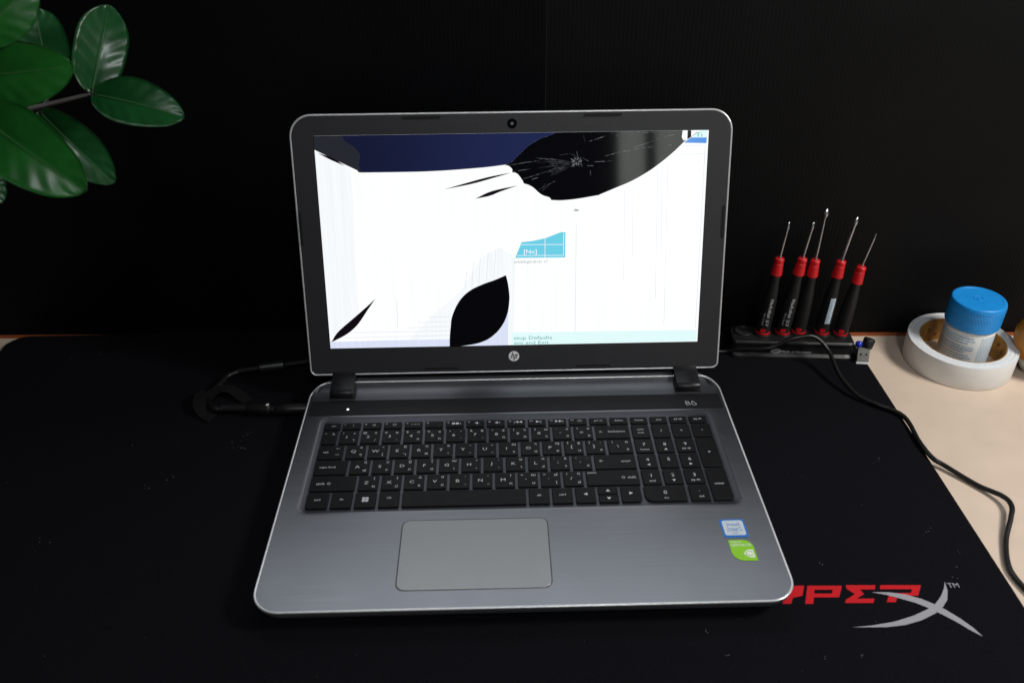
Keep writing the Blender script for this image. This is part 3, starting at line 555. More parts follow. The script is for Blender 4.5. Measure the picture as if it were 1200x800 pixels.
obj('sticker_eye', *join([poly([(x, y, 0.01842 + 0.00001 * k) for x, y in stroke(p, q, 0.0006)]) for k, (p, q) in enumerate(zip(ring, ring[1:]))]), 'stgreen', sg)

# keyboard
ROW = {1: (0.1972, 0.2062), 2: (0.1776, 0.1950), 3: (0.1582, 0.1757), 4: (0.1388, 0.1563), 5: (0.1193, 0.1368), 6: (0.0998, 0.1173)}
KZ = 0.0187; _km = {}
def keymesh(wd, hd_, rad):
    k = (round(wd, 5), round(hd_, 5), rad)
    if k in _km: return _km[k]
    rings = []
    for z, i in ((-0.0030, 0.0), (-0.0010, 0.00005), (-0.00025, 0.00025), (0.0, 0.0006)):
        rings.append([(x, y, z) for x, y in rrect(-wd / 2 + i, wd / 2 - i, -hd_ / 2 + i, hd_ / 2 - i, tuple(max(q - i, 0.0002) for q in rad), 3)])
    V, F = loft(rings); me = bpy.data.meshes.new('key'); me.from_pydata(V, [], F); me.materials.append(M['key'])
    _km[k] = me; return me
def key(x0, x1, y0, y1, leg, rad=None):
    wd, hd_ = (x1 - x0), (y1 - y0)
    o = bpy.data.objects.new('key', keymesh(wd, hd_, rad or (0.0011,) * 4)); col.objects.link(o); o.parent = lap
    o.location = Vector(((x0 + x1) / 2, (y0 + y1) / 2, KZ)) - Vector(lap.location)
    V, F = [], []
    for s, fx, fy, size, al, sx in leg:
        if s == 'WIN':
            for a in (0, 1):
                for b in (0, 1):
                    q = len(V); X = -0.0026 + a * 0.0027; Y = -0.0024 + b * 0.0027
                    V += [(X, Y, 0.00008), (X + 0.0024, Y, 0.00008), (X + 0.0024, Y + 0.0024, 0.00008), (X, Y + 0.0024, 0.00008)]; F.append((q, q + 1, q + 2, q + 3))
            continue
        tv, tf = text2d(s, size, al, sx)
        if not tv: continue
        ym = (min(v[1] for v in tv) + max(v[1] for v in tv)) / 2
        q = len(V); V += [(-wd / 2 + fx * wd + x, -hd_ / 2 + fy * hd_ + y - ym, 0.00008) for x, y in tv]; F += [tuple(i + q for i in f) for f in tf]
    if V:
        me = bpy.data.meshes.new('legend'); me.from_pydata(V, [], F); me.materials.append(M['legend'])
        l = bpy.data.objects.new('legend', me); col.objects.link(l); l.parent = o
    return o
def L4(m, sh, br, tr):
    r = [(m, 0.40, 0.50, 0.0047, 'C', 1.25)]
    if sh: r.append((sh, 0.20, 0.80, 0.0036, 'C', 1.1))
    if br: r.append((br, 0.78, 0.24, 0.0040, 'C', 1.1))
    if tr: r.append((tr, 0.78, 0.78, 0.0040, 'C', 1.1))
    return r
def W(s, fx=0.5, fy=0.5, size=0.0030, al='C'): return (s, fx, fy, size, al, 1.1)
def row(rn, x, pitch, keys, gap=0.0022):
    y0, y1 = ROW[rn]
    for leg in keys:
        key(x, x + pitch - gap, y0, y1, leg); x += pitch
X0 = -0.1710; XE = 0.0982
# function row
y0, y1 = ROW[1]
key(X0, -0.1566, y0, y1, [W('esc', 0.6, 0.5, 0.0028)])
icons = ['?', '☼', '☀', '▭▭', '', '■■▪', '◄-', '◄+', '|◄◄', '►||', '►►|', '✈']
fk = [[('f%d' % (i + 1), 0.10, 0.70, 0.0024, 'L', 1.0)] + ([W(ic, 0.60, 0.55, 0.0034)] if ic else []) for i, ic in enumerate(icons)]
fk += [[W('prt sc', 0.5, 0.5, 0.0030)], [W('delete', 0.5, 0.5, 0.0028)]]
row(1, -0.1548, 0.018265, fk)
row(1, 0.1010, 0.01755, [[W('home')], [W('end')], [W('pg up')], [W('pg dn')]], 0.0022)
y0, y1 = ROW[2]
key(X0, -0.1578, y0, y1, [W('~', 0.25, 0.8), W('%', 0.75, 0.75, 0.0036), W('`', 0.3, 0.3)])
num = [('1', '!', 'ๅ', '+'), ('2', '@', '/', '๑'), ('3', '#', '-', '๒'), ('4', '$', 'ภ', '๓'), ('5', '%', 'ถ', '๔'), ('6', '^', 'ุ', 'ู'), ('7', '&', 'ึ', '฿'), ('8', '*', 'ค', '๕'), ('9', '(', 'ต', '๖'), ('0', ')', 'จ', '๗'), ('-', '_', 'ข', '๘'), ('=', '+', 'ช', '๙')]
row(2, -0.1556, 0.01864, [L4(*t) for t in num])
key(0.0683, XE, y0, y1, [W('←', 0.16, 0.5, 0.0038), W('backspace', 0.62, 0.5, 0.0034)])
q3 = [('Q', '', 'ๆ', '๐'), ('W', '', 'ไ', '"'), ('E', '', 'ำ', 'ฎ'), ('R', '', 'พ', 'ฑ'), ('T', '', 'ะ', 'ธ'), ('Y', '', 'ั', 'ํ'), ('U', '', 'ี', '๊'), ('I', '', 'ร', 'ณ'), ('O', '', 'น', 'ฯ'), ('P', '', 'ย', 'ญ'), ('[', '{', 'บ', 'ฐ'), (']', '}', 'ล', ',')]
y0, y1 = ROW[3]
key(X0, -0.1495, y0, y1, [W('tab', 0.32, 0.5, 0.0034), W('⇤', 0.78, 0.75, 0.0034), W('⇥', 0.78, 0.3, 0.0034)])
row(3, -0.1472, 0.01866, [L4(*t) for t in q3])
key(0.0770, XE, y0, y1, L4('\\', '|', 'ฃ', 'ฅ'))
y0, y1 = ROW[4]
key(X0, -0.1437, y0, y1, [W('caps lock', 0.42, 0.5, 0.0034)])
q4 = [('A', '', 'ฟ', 'ฤ'), ('S', '', 'ห', 'ฆ'), ('D', '', 'ก', 'ฏ'), ('F', '', 'ด', 'โ'), ('G', '', 'เ', 'ฌ'), ('H', '', '้', '็'), ('J', '', '่', '๋'), ('K', '', 'า', 'ษ'), ('L', '', 'ส', 'ศ'), (';', ':', 'ว', 'ซ'), ("'", '"', 'ง', '.')]
row(4, -0.1414, 0.01862, [L4(*t) for t in q4])
key(0.0636, XE, y0, y1, [W('←', 0.16, 0.55, 0.0044), W('enter', 0.76, 0.5, 0.0034)])
y0, y1 = ROW[5]
key(X0, -0.1340, y0, y1, [W('shift ⇧', 0.30, 0.5, 0.0038)])
q5 = [('Z', '', 'ผ', '('), ('X', '', 'ป', ')'), ('C', '', 'แ', 'ฉ'), ('V', '', 'อ', 'ฮ'), ('B', '', 'ิ', 'ฺ'), ('N', '', 'ื', '์'), ('M', '', 'ท', '?'), (',', '<', 'ม', 'ฒ'), ('.', '>', 'ใ', 'ฬ'), ('/', '?', 'ฝ', 'ฦ')]
row(5, -0.1318, 0.01862, [L4(*t) for t in q5])
key(0.0546, XE, y0, y1, [W('pause', 0.12, 0.82, 0.0030), W('⇧ shift', 0.80, 0.5, 0.0038)])
y0, y1 = ROW[6]
B_ = 0.0011
key(X0, -0.1532, y0, y1, [W('ctrl', 0.5, 0.55, 0.0034)], (0.003, B_, B_, B_))
key(-0.1512, -0.1343, y0, y1, [W('fn', 0.5, 0.55, 0.0034)])
key(-0.1323, -0.1152, y0, y1, [('WIN', 0, 0, 0, 'C', 1)])
key(-0.1132, -0.0966, y0, y1, [W('alt', 0.5, 0.6, 0.0034)])
key(-0.0946, 0.0046, y0, y1, [])
key(0.0066, 0.0234, y0, y1, [W('alt', 0.5, 0.55, 0.0034)])
key(0.0254, 0.0420, y0, y1, [W('ctrl', 0.5, 0.55, 0.0036)])
key(0.0440, 0.0604, y0, y1, [W('◄', 0.5, 0.55, 0.0036)])
ym = (y0 + y1) / 2
key(0.0624, 0.0786, ym + 0.0004, y1, [W('▲', 0.5, 0.5, 0.0034)]); key(0.0624, 0.0786, y0, ym - 0.0004, [W('▼', 0.5, 0.5, 0.0034)])
key(0.0806, 0.0972, y0, y1, [W('►', 0.5, 0.55, 0.0036)], (B_, 0.004, B_, B_))
NP = [(0.1004, 0.1160), (0.1182, 0.1338), (0.1358, 0.1518), (0.1538, 0.1704)]
def npk(c, r, leg): key(*NP[c], *ROW[r], leg)
npk(0, 2, [W('num', 0.5, 0.62, 0.0030), W('lock', 0.5, 0.38, 0.0030)]); npk(1, 2, [W('/', 0.5, 0.5, 0.0046)]); npk(2, 2, [W('*', 0.5, 0.5, 0.0046)]); npk(3, 2, [W('-', 0.5, 0.5, 0.0046)])
for r, t in ((3, (('7', 'home'), ('8', '▲'), ('9', 'pg up'))), (4, (('4', '◄'), ('5', ''), ('6', '►'))), (5, (('1', 'end'), ('2', '▼'), ('3', 'pg dn')))):
    for c, (a, b) in enumerate(t): npk(c, r, [W(a, 0.5, 0.58, 0.0052)] + ([W(b, 0.5, 0.22, 0.0031)] if b else []))
key(*NP[3], ROW[4][0], ROW[3][1], [W('+', 0.5, 0.5, 0.0050)]); key(*NP[3], ROW[6][0], ROW[5][1], [W('enter', 0.5, 0.5, 0.0034)], (B_, 0.003, B_, B_))
key(0.0995, 0.1332, y0, y1, [W('0', 0.5, 0.55, 0.0056), W('ins', 0.5, 0.2, 0.0030)], (0.006, B_, B_, B_)); npk(2, 6, [W('.', 0.5, 0.6, 0.005), W('del', 0.55, 0.25, 0.0030)])

# ------------------------------------------------------------------ screwdriver stand and screwdrivers
sx_, sy_ = Vector((0.9970, -0.0780, 0)), Vector((0.0780, 0.9970, 0)); S0 = Vector((0.2275, 0.3215, 0.0))
def SP(a, s, z): return S0 + sx_ * a + sy_ * s + Vector((0, 0, z))
stand = thing('screwdriver_stand', SP(0.06, 0.017, 0), 'low black plastic stand holding five upright screwdrivers beside the laptop', 'tool stand')
prof = [(0.0, 0.0), (0.0, 0.0028), (0.0016, 0.0040), (0.0030, 0.0052), (0.0038, 0.0125), (0.0030, 0.0150), (0.0022, 0.0162), (0.0024, 0.0178), (0.0040, 0.0190), (0.0300, 0.0192), (0.0335, 0.0178), (0.0345, 0.0150), (0.0345, 0.0)]
rings = []
for a, k in ((-0.004, 0.82), (-0.002, 0.95), (0.002, 1.0), (0.108, 1.0), (0.113, 0.97), (0.1165, 0.86), (0.1175, 0.70)):
    rings.append([SP(a, 0.017 + (s - 0.017) * k, z * (0.75 + 0.25 * k)) for s, z in prof])
autosmooth(obj('stand_body', *loft(rings), 'stand', stand), 30)
DRV = [((0.2562, 0.3385), (0.2600, 0.3385, 0.1060), (0.2625, 0.1442)), ((0.2763, 0.3378), (0.2823, 0.3378, 0.1059), (0.2859, 0.1441)), ((0.2934, 0.3388), (0.2957, 0.3388, 0.1033), (0.2958, 0.1575)), ((0.3165, 0.3364), (0.3204, 0.3364, 0.1031), (0.3258, 0.1494)), ((0.3351, 0.3341), (0.3405, 0.3341, 0.0974), (0.3467, 0.1323))]
for (x, y) in [(0.2375, 0.3420)] + [d[0] for d in DRV]:
    V, F = lathe([(0.0092, 0), (0.0092, 0.0012), (0.0086, 0.0016), (0.0078, 0.0014), (0.0076, 0.0)], (x, y, 0.0190), n=28)
    obj('socket_ring', V, F[:-1], 'stand', stand, smooth=True)
V, F = lathe([(0.0076, 0), (0.0074, 0.0006)], (0.2375, 0.3420, 0.0188), n=24); obj('socket_hole', V, F, 'seam', stand)
tv, tf = text2d('Made in Germany', 0.0040, 'L', 1.05)
obj('stand_text', [SP(0.0455 + x, 0.0031, 0.0058 + v) for x, v in tv], tf, 'whiteprint', stand)
el = [(0.0395 + 0.0048 * math.cos(2 * math.pi * i / 24), 0.0080 + 0.0024 * math.sin(2 * math.pi * i / 24)) for i in range(25)]
obj('stand_logo', *join([poly([SP(x, 0.0030 - 0.00001 * k, v) for x, v in stroke(p, q, 0.0006)]) for k, (p, q) in enumerate(zip(el, el[1:]))]), 'whiteprint', stand)
tv, tf = text2d('Wiha', 0.0036, 'C', 1.0); obj('stand_logo', [SP(0.0395 + x, 0.0031, 0.0068 + v) for x, v in tv], tf, 'whiteprint', stand)
LBL = ['black handled precision screwdriver with red collar beside the empty stand socket', 'black handled precision screwdriver with white lettering, second from the empty socket', 'plain handled screwdriver with the tallest blade and large cross tip', 'black handled screwdriver with a white label patch on its handle', 'short bladed thin screwdriver leaning at the end next to the usb stick']
TYP = ['t', 't', '', 'l', '']
for k, ((bx, by), c2, (tx, tz)) in enumerate(DRV):
    B = Vector((bx, by, 0.0195)); Cc = Vector(c2); T = Vector((tx, by, tz))
    d = thing('screwdriver', B, LBL[k], 'screwdriver', 'screwdrivers standing in the stand')
    ax = (Cc - B).normalized(); H = (Cc - B).length; axb = (T - Cc).normalized(); LB = (T - Cc).length
    g = obj('grip', *lathe([(0.0060, 0.0028), (0.0070, 0.0032), (0.0071, 0.010), (0.0070, H * 0.30), (0.0066, H * 0.44), (0.0058, H * 0.58), (0.0049, H * 0.68), (0.0045, H * 0.74), (0.0044, H - 0.0185), (0.0040, H - 0.018)], B, ax, 28), 'grip', d, smooth=True); autosmooth(g, 50)
    obj('grip_cap', *lathe([(0.0050, 0.0), (0.0066, 0.0004), (0.0073, 0.0012), (0.0073, 0.0028), (0.0066, 0.0031)], B, ax, 28), 'gripred', d, smooth=True)
    obj('collar', *lathe([(0.0046, H - 0.0183), (0.0056, H - 0.0178), (0.0047, H - 0.006), (0.0043, H - 0.0053), (0.0043, H - 0.0046), (0.0047, H - 0.0038), (0.0045, H - 0.0008), (0.0036, H), (0.0018, H)], B, ax, 28), 'gripred', d)
    autosmooth(d.children[-1] if d.children else g, 35)
    br = (0.0012, 0.0013, 0.0013, 0.0016, 0.0010)[k]; tr_ = (0.0016, 0.0016, 0.0030, 0.0022, 0.0010)[k]
    obj('blade', *lathe([(br * 1.3, -0.001), (br * 1.3, 0.001), (br, 0.002), (br, LB - 0.010), (tr_, LB - 0.0065), (tr_, LB - 0.0045), (tr_ * 0.35, LB - 0.0002), (0.0001, LB)], Cc, axb, 12), 'steel', d, smooth=True)
    # wrapped marks, facing the front of the stand
    def wrap(u, t, off=0.00012):
        tt = t; r = 0.0071 if tt < 0.012 else (0.0071 if tt < H * 0.30 else (0.0070 - 0.0004 * (tt - H * 0.30) / (H * 0.14) if tt < H * 0.44 else 0.0066 - 0.0008 * (tt - H * 0.44) / (H * 0.14)))
        a = u / r - 0.25
        return B + ax * tt + Vector((math.sin(a), -math.cos(a), 0)) * (r + off)
    dc = [(0.0027 * math.cos(2 * math.pi * i / 18) - 0.0008, 0.0068 + 0.0024 * math.sin(2 * math.pi * i / 18)) for i in range(18)]
    obj('red_dot', *poly([wrap(u, t, 0.0003) for u, t in dc]), 'gripred', d)
    if TYP[k] == 't':
        tv, tf = text2d('Wiha PicoFinish  267 P', 0.0046, 'L', 0.72); w_ = max(v[0] for v in tv)
        obj('grip_text', [wrap(0.0000 + v, 0.0125 + (w_ - x) , 0.0002) for x, v in tv], [tuple(reversed(f)) for f in tf], 'whiteprint', d)
        tv, tf = text2d('Made in Germany', 0.0028, 'L', 0.7); w_ = max(v[0] for v in tv)
        obj('grip_text', [wrap(-0.0034 + v, 0.0125 + (w_ - x), 0.0002) for x, v in tv], [tuple(reversed(f)) for f in tf], 'whiteprint', d)
    if TYP[k] == 'l':
        P = [(-0.0008, 0.014), (0.0042, 0.014), (0.0042, 0.044), (-0.0008, 0.044)]
        V = [wrap(-0.0008 + 0.005 * i / 4, 0.015 + 0.029 * j / 8, 0.0003) for j in range(9) for i in range(5)]
        lb = obj('label_patch', V, [(j * 5 + i, j * 5 + i + 1, j * 5 + i + 6, j * 5 + i + 5) for j in range(8) for i in range(4)], 'stwhite', d, smooth=True)
        parts = []
        for j in range(14):
            t0 = 0.0165 + j * 0.0019; wd = random.uniform(0.0020, 0.0038)
            parts.append(poly([wrap(u, t, 0.0005) for u, t in ((-0.0002, t0), (-0.0002 + wd, t0), (-0.0002 + wd, t0 + 0.0007), (-0.0002, t0 + 0.0007))]))
        obj('label_print', *join(parts), 'jarprint', lb)

# ------------------------------------------------------------------ usb stick
us = thing('usb_stick', (0.3530, 0.3110, 0.0), 'tiny silver usb stick with black round cap and blue bead at the mat corner', 'usb stick')
lean = Vector((0.03, 0.32, 1)).normalized(); lx = Vector((1, -0.12, 0)).normalized(); lx = (lx - lean * lx.dot(lean)).normalized(); ly = lean.cross(lx)
UB = Vector((0.3525, 0.3070, 0.0004))
def UP(a, s, z): return UB + lx * a + ly * s + lean * z
def ubox(a0, a1, s0, s1, z0, z1, r=0.0005): return loft([[UP(x, y, z) for x, y in rrect(a0, a1, s0, s1, r, 2)] for z in (z0, z1)])
sh = obj('metal_shell', *ubox(-0.0060, 0.0060, 0.0, 0.0045, 0.0014, 0.0165), 'usb', us)
for a in (-0.0026, 0.0026): obj('shell_slot', *ubox(a - 0.0009, a + 0.0009, -0.0003, 0.0002, 0.0085, 0.0106, 0.0002), 'seam', sh)
obj('contact_tip', *ubox(-0.0062, 0.0062, -0.0002, 0.0047, -0.0004, 0.0016), 'usbwhite', us)
obj('bead', *lathe([(0.0005, -0.0035), (0.0024, -0.0028), (0.0034, -0.0012), (0.0036, 0.0), (0.0032, 0.0018), (0.0020, 0.0030), (0.0004, 0.0034)], UP(-0.0050, 0.0026, 0.0195), lean, 18), 'usbblue', us, smooth=True)
autosmooth(obj('round_cap', *lathe([(0.0052, 0.0), (0.0056, 0.0006), (0.0056, 0.0088), (0.0050, 0.0096), (0.0040, 0.0097), (0.0038, 0.0090)], UP(0.0030, 0.0040, 0.0160), (lean + Vector((0.25, -0.1, 0))).normalized(), 28), 'stand', us), 40)

# ------------------------------------------------------------------ tape roll, jar, yellow bottle
DZ = -0.004
tp_ = thing('tape_roll', (0.4525, 0.3135, DZ), 'wide roll of white tape lying flat on the cream desk around a jar', 'tape roll')
TC = Vector((0.4525, 0.3145, DZ))
autosmooth(obj('tape_winding', *(lambda V, F: (V, F))(*tuple((lambda r: ([p for q in r for p in q], [(k * 72 + i, k * 72 + (i + 1) % 72, ((k + 1) % len(r)) * 72 + (i + 1) % 72, ((k + 1) % len(r)) * 72 + i) for k in range(len(r)) for i in range(72)]))([[TC + Vector((rr * math.cos(2 * math.pi * i / 72), rr * math.sin(2 * math.pi * i / 72), z)) for i in range(72)] for rr, z in ((0.0513, 0.0006), (0.0516, 0.0012), (0.0516, 0.0257), (0.0515, 0.0260), *[(0.0512 - 0.0008 * q, 0.0260 - 0.00022 * (q % 2) + 0.00008 * (q % 5)) for q in range(13)], (0.0408, 0.0260), (0.0408, 0.0002), (0.0508, 0.0002))]))), 'tape', tp_), 40)
tw = tp_.children[0] if tp_.children else None
tw.data.materials.append(M['tapeside'])
for p in tw.data.polygons:
    if p.normal.z > 0.9: p.material_index = 1
V, F = [], []
rr_ = [(0.0407, 0.0002), (0.0407, 0.0260), (0.0406, 0.0262), (0.0399, 0.0262), (0.0397, 0.0260), (0.0397, 0.0002)]
for r, z in rr_:
    for i in range(72): V.append(TC + Vector((r * math.cos(2 * math.pi * i / 72), r * math.sin(2 * math.pi * i / 72), z)))
for k in range(6):
    for i in range(72): F.append((k * 72 + i, k * 72 + (i + 1) % 72, ((k + 1) % 6) * 72 + (i + 1) % 72, ((k + 1) % 6) * 72 + i))
cr2 = obj('cardboard_core', V, F, 'core', tp_); autosmooth(cr2, 40)
parts = []
for k in range(26):
    a0 = k * 2 * math.pi / 26; wd = random.uniform(0.05, 0.14); z0 = 0.006 + random.choice((0, 0.006, 0.010)); hh = random.uniform(0.003, 0.006)
    parts.append(poly([TC + Vector((0.0395 * math.cos(a), 0.0395 * math.sin(a), z)) for a, z in ((a0, z0), (a0 + wd, z0), (a0 + wd, z0 + hh), (a0, z0 + hh))]))
obj('core_print', *join(parts), 'corebrown', cr2)

JC = Vector((0.4555, 0.3150, DZ)); jr = thing('jar', JC, 'small white jar with bright blue ribbed screw cap standing inside the tape roll', 'jar')
autosmooth(obj('jar_body', *lathe([(0.0205, 0.0), (0.0228, 0.0012), (0.0236, 0.004), (0.0236, 0.044), (0.0228, 0.0465), (0.0215, 0.0475), (0.0215, 0.050)], JC, n=56), 'jar', jr), 40)
def knurl(i, t): return 0.00028 * math.cos(2 * math.pi * (i / 3.0) + t * 900) if 0.0485 < t < 0.0715 else 0
prof = [(0.0240, 0.0476), (0.0252, 0.0480)] + [(0.0252 + 0.0003 * (t - 0.048) / 0.023, t) for t in [0.0486 + 0.0019 * q for q in range(12)]] + [(0.0252, 0.0722), (0.0248, 0.0732), (0.0240, 0.0738), (0.0215, 0.0740), (0.0212, 0.0737), (0.0001, 0.0737)]
autosmooth(obj('screw_cap', *lathe(prof, JC, n=180, rmod=knurl), 'capblue', jr), 30)
parts = []
for j, (t, n0) in enumerate(((0.0400, 0), (0.0372, 1), (0.0344, 1), (0.0300, 1), (0.0272, 1), (0.0244, 1), (0.0205, 1), (0.0177, 1), (0.0149, 1))):
    a = -3.30
    while a < -1.75:
        wd = random.uniform(0.05, 0.16)
        if a + wd > -1.75 - 0.25 * (j % 3 == 2): break
        m_ = 4
        for q in range(m_):
            a0, a1 = a + wd * q / m_, a + wd * (q + 1) / m_
            parts.append(poly([JC + Vector((0.02372 * math.cos(b), 0.02372 * math.sin(b), z)) for b, z in ((a0, t), (a1, t), (a1, t + 0.0011), (a0, t + 0.0011))]))
        a += wd + 0.025
for j in range(14):
    t = 0.0405 - j * 0.0024; a = -1.55
    while a < -0.70:
        wd = random.uniform(0.06, 0.14); parts.append(poly([JC + Vector((0.02374 * math.cos(b), 0.02374 * math.sin(b), z)) for b, z in ((a, t), (a + wd, t), (a + wd, t + 0.0010), (a, t + 0.0010))])); a += wd + 0.03
obj('label_print', *join(parts), 'jarprint', jr)
parts = []
for a, b, rr in ((20, 200, 0.005), (200, 380, 0.0035), (80, 260, 0.002)):
    pts = [(rr * math.cos(R(q)), rr * math.sin(R(q))) for q in range(a, b + 1, 15)]
    parts.append(tube([JC + Vector((x, y, 0.0738)) for x, y in pts], 0.00035, 6))
obj('cap_emboss', *join(parts), 'capblue', jr, smooth=True)

YC = Vector((0.5300, 0.2960, DZ)); yb = thing('glue_bottle', YC, 'rounded orange yellow bottle with pale base standing next to the tape roll', 'bottle')
autosmooth(obj('bottle_base', *lathe([(0.016, 0.0), (0.019, 0.001), (0.023, 0.006), (0.0265, 0.012), (0.0290, 0.0180)], YC, n=40), 'bwhite', yb), 40)
autosmooth(obj('bottle_body', *lathe([(0.0290, 0.0180), (0.0315, 0.024), (0.0335, 0.032), (0.0335, 0.040), (0.030, 0.050), (0.024, 0.060), (0.016, 0.068), (0.010, 0.072), (0.010, 0.080), (0.006, 0.082)], YC, n=40), 'yellow', yb), 40)

# ------------------------------------------------------------------ cables
def V3(p): return Vector(p) * mm
pts = catmull([V3(p) for p in USBCABLE], 10)
for p in pts:      # lies on the mat, then on the desk
    zmin = (0.0021 if p.x < 0.3585 + 0.002 else DZ + 0.0021)
    if p.z < zmin: p.z = zmin
ub = obj('cable', *tube(pts, 0.0021, 10), 'cable', None, origin=V3(USBCABLE[0]), smooth=True); tag(ub, 'long thin black cable looping past the screwdriver stand onto the cream desk', 'cable')

PWR[5] = (-284.5, 301.5, 4.0); PWR[6] = (-275.0, 308.3, 4.6)
P_ = {k: V3(v) for k, v in PWRPTS.items()}
pw = thing('power_cable', P_['relief'] * 1.0, 'thick black power cable with barrel plug looping into the side of the laptop', 'power cable')
pw.location.z = 0
def seg(a, b, prof): d = (b - a); return lathe([(r, t * d.length) for r, t in prof], a, d.normalized(), 20)
autosmooth(obj('plug', *seg(P_['plug0'] + Vector((0.008, 0, 0)), P_['plug1'], [(0.0052, 0), (0.0056, 0.03), (0.0058, 0.6), (0.0056, 0.95), (0.0042, 1.0)]), 'cable', pw), 40)
obj('plug_band', *seg(P_['plug1'], P_['band'] - (P_['band'] - P_['plug1']) * 0.3, [(0.0030, -0.1), (0.0034, 0), (0.0034, 1), (0.0030, 1.1)]), 'rubber', pw, smooth=True)
obj('white_mark', *box(P_['band'].x - 0.0008, P_['band'].x + 0.0016, P_['band'].y - 0.0018, P_['band'].y + 0.0010, 0.0120, 0.0127, 0.0003, 0.0002), 'usbwhite', pw)
autosmooth(obj('plug_collar', *seg(P_['band'] + (P_['plug1'] - P_['band']) * 0.4, P_['collar'], [(0.0040, 0), (0.0056, 0.06), (0.0056, 0.9), (0.0044, 1.0)]), 'cable', pw), 40)
prof = []
for q in range(11): prof += [(0.0042 - 0.0001 * q, q / 11), (0.0042 - 0.0001 * q, q / 11 + 0.05), (0.0031, q / 11 + 0.055), (0.0031, q / 11 + 0.085)]
obj('strain_relief', *seg(P_['collar'], P_['relief'], prof), 'rubber', pw)
obj('cord', *tube(catmull([P_['relief'] + Vector((0.002, 0, 0))] + [V3(p) for p in PWR], 8), 0.0032, 10), 'cable', pw, smooth=True)
autosmooth(obj('inline_sleeve', *seg(P_['sl1'], P_['sl0'], [(0.0035, 0.0), (0.0060, 0.06), (0.0064, 0.3), (0.0064, 0.92), (0.0045, 1.0)]), 'cable', pw), 40)
prof = []
for q in range(9): prof += [(0.0030, q / 9), (0.0030, q / 9 + 0.06), (0.0024, q / 9 + 0.065), (0.0024, q / 9 + 0.10)]
obj('strain_relief', *seg(P_['sl0'], P_['up'], prof), 'rubber', pw)
a_ = V3(PWR[-3]); obj('strain_relief', *seg(V3(PWR[-3]) + Vector((0, 0, 0.001)), P_['sl1'], prof), 'rubber', pw)
obj('cord', *tube(catmull([P_['up'] - Vector((0.002, 0, 0)), P_['up2'], P_['up2'] + Vector((0.03, 0.02, -0.002)), P_['up2'] + Vector((0.07, 0.04, -0.004))], 6), 0.0022, 10), 'cable', pw, smooth=True)
# fabric strap round the bundle
def ribbon(P, wd, th=0.0009):
    P = catmull(P, 6); rings = []
    for i, p in enumerate(P):
        t = (P[min(i + 1, len(P) - 1)] - P[max(i - 1, 0)]).normalized(); s = t.cross(Vector((0, 0, 1))).normalized(); u = s.cross(t)
        rings.append([p + s * a * wd / 2 + u * b * th for a, b in ((-1, 0), (1, 0), (1, 1), (-1, 1))])
    return loft(rings)
obj('fabric_strap', *ribbon([V3((-293, 262, 7)), V3((-286, 272, 9)), V3((-276, 276, 7)), V3((-266, 271, 4)), V3((-256, 263, 1))], 0.011), 'velcro', pw)
obj('fabric_strap', *ribbon([V3((-296, 272, 7.5)), V3((-299, 262, 8.5)), V3((-297, 251, 6)), V3((-290, 243, 2)), V3((-283, 239, 0.6))], 0.012), 'velcro', pw)

# ------------------------------------------------------------------ plant
PB = Vector((-0.620, 0.175, DZ)); pl = thing('potted_plant', PB, 'glossy dark green leafy branch of a potted plant hanging over the mat', 'plant')
autosmooth(obj('pot', *lathe([(0.038, 0.0), (0.040, 0.001), (0.050, 0.075), (0.054, 0.076), (0.055, 0.088), (0.050, 0.088), (0.048, 0.080)], PB, n=40), 'pot', pl), 40)
obj('soil', *lathe([(0.0475, 0.074), (0.047, 0.079), (0.03, 0.082), (0.001, 0.083)], PB, n=32), 'soil', pl, smooth=True)
stempts = [PB + Vector((0, 0, 0.07)), PB + Vector((0.015, -0.004, 0.16)), (-0.565, 0.165, 0.255), (-0.480, 0.158, 0.305), (-0.400, 0.160, 0.3190), (-0.3392, 0.1652, 0.3158), (-0.3217, 0.1876, 0.3138), (-0.2979, 0.2114, 0.3142)]
obj('stem', *tube(catmull(stempts, 8), lambda t: 0.0036 - 0.0023 * t, 10), 'stem', pl, smooth=True)
camp = Vector((-0.0158, -0.3918, 0.4992))
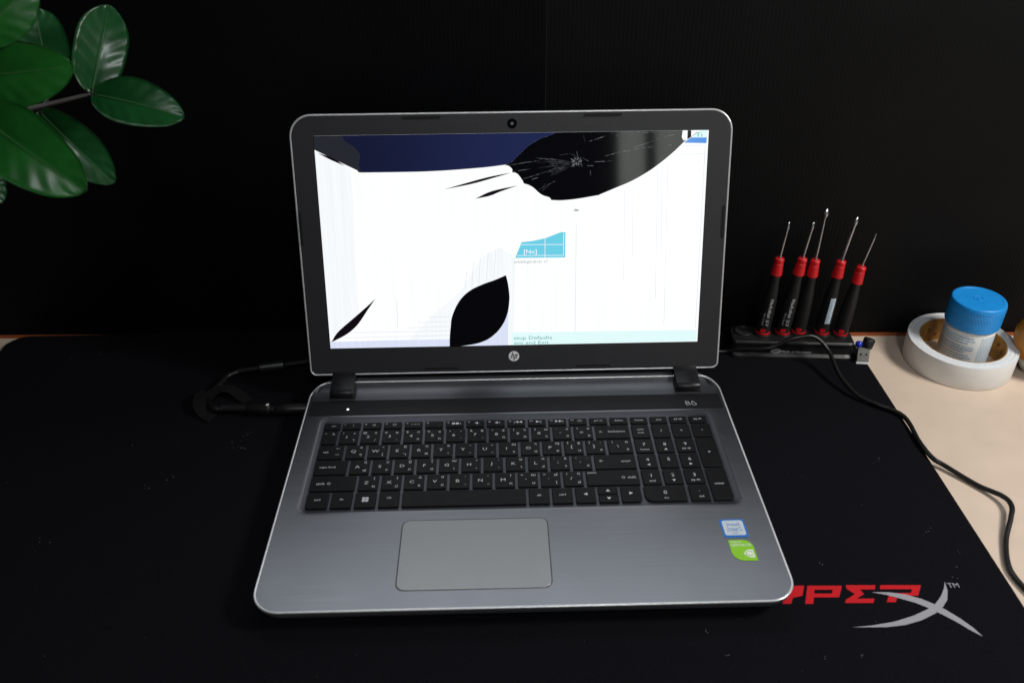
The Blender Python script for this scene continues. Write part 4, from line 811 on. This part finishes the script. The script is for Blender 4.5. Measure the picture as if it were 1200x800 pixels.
def leaf(B, T, wd, roll=0.0, bend=0.006, cup=0.10, m='leaf', shape=0.45, attach=None):
    B, T = Vector(B), Vector(T); ax = T - B; L = ax.length; ax.normalize()
    view = (camp - (B + T) / 2).normalized(); nn = (view - ax * view.dot(ax)).normalized()
    nn = Matrix.Rotation(R(roll), 3, ax) @ nn; s = ax.cross(nn)
    NL, NW = 44, 14; V, F = [], []
    for i in range(NL + 1):
        t = i / NL
        h = wd / 2 * max(0.02, 1 - abs(2 * t ** 0.92 - 1) ** 2.3) ** 0.66 * (1 + 0.05 * t) if 0 < t < 1 else 0.0004
        h *= 1 + 0.03 * math.sin(9 * t + L * 900)
        for j in range(NW + 1):
            u = -1 + 2 * j / NW
            crease = -abs(u) ** 1.2
            z = bend * math.sin(math.pi * t) * 1.0 + cup * h * (abs(u) ** 1.3) - 0.0011 * math.exp(-(u * 7) ** 2) * (1 - t) + 0.00042 * math.sin(40 * t - 9 * abs(u)) * min(1, 4 * (1 - abs(u))) * abs(u)
            V.append(B + ax * (L * t) + s * (u * h) + nn * z)
    for i in range(NL):
        for j in range(NW):
            a = i * (NW + 1) + j; F.append((a, a + 1, a + NW + 2, a + NW + 1))
    n = len(V); V2 = [v - nn * 0.0004 for v in V]
    V += V2; F += [tuple(q + n for q in reversed(f)) for f in F]
    rim = [j for j in range(NW + 1)] + [i * (NW + 1) + NW for i in range(1, NL + 1)] + [NL * (NW + 1) + j for j in range(NW - 1, -1, -1)] + [i * (NW + 1) for i in range(NL - 1, 0, -1)]
    F += [(rim[q], rim[(q + 1) % len(rim)], rim[(q + 1) % len(rim)] + n, rim[q] + n) for q in range(len(rim))]
    lf = obj('leaf', V, F, m, pl, smooth=True)
    mid = [B + ax * (L * t) + nn * (bend * math.sin(math.pi * t) - 0.0006 * (1 - t)) for t in [q / 12 for q in range(12)]]
    obj('midrib', *tube(mid, lambda t: 0.0007 * (1 - t) + 0.0001, 6), 'rib', lf, smooth=True)
    if attach is not None:
        obj('leaf_stalk', *tube(catmull([Vector(attach), (Vector(attach) + B) / 2 + Vector((0, 0, -0.002)), B + ax * 0.004], 4), 0.0012, 6), 'stem', lf, smooth=True)
    return lf
FK = Vector((-0.2979, 0.2114, 0.3142))
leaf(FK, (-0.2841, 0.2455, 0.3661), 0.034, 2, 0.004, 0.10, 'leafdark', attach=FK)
leaf(FK, (-0.2329, 0.2005, 0.2998), 0.033, -18, 0.004, 0.16, 'leafdark', attach=FK)
leaf((-0.3380, 0.1390, 0.3480), (-0.2709, 0.1407, 0.3532), 0.038, 10, 0.005, 0.12, 'leaf', attach=(-0.3392, 0.1652, 0.3158))
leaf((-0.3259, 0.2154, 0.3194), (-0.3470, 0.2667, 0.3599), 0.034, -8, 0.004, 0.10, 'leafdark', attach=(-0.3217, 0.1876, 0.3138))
leaf((-0.3212, 0.1292, 0.3705), (-0.2831, 0.1481, 0.4002), 0.030, 5, 0.004, 0.12, 'leaf', attach=(-0.3500, 0.1648, 0.3165))
leaf((-0.3210, 0.1080, 0.3370), (-0.2550, 0.0794, 0.2976), 0.040, 8, 0.006, 0.12, 'leaf', attach=(-0.3550, 0.1640, 0.3170))
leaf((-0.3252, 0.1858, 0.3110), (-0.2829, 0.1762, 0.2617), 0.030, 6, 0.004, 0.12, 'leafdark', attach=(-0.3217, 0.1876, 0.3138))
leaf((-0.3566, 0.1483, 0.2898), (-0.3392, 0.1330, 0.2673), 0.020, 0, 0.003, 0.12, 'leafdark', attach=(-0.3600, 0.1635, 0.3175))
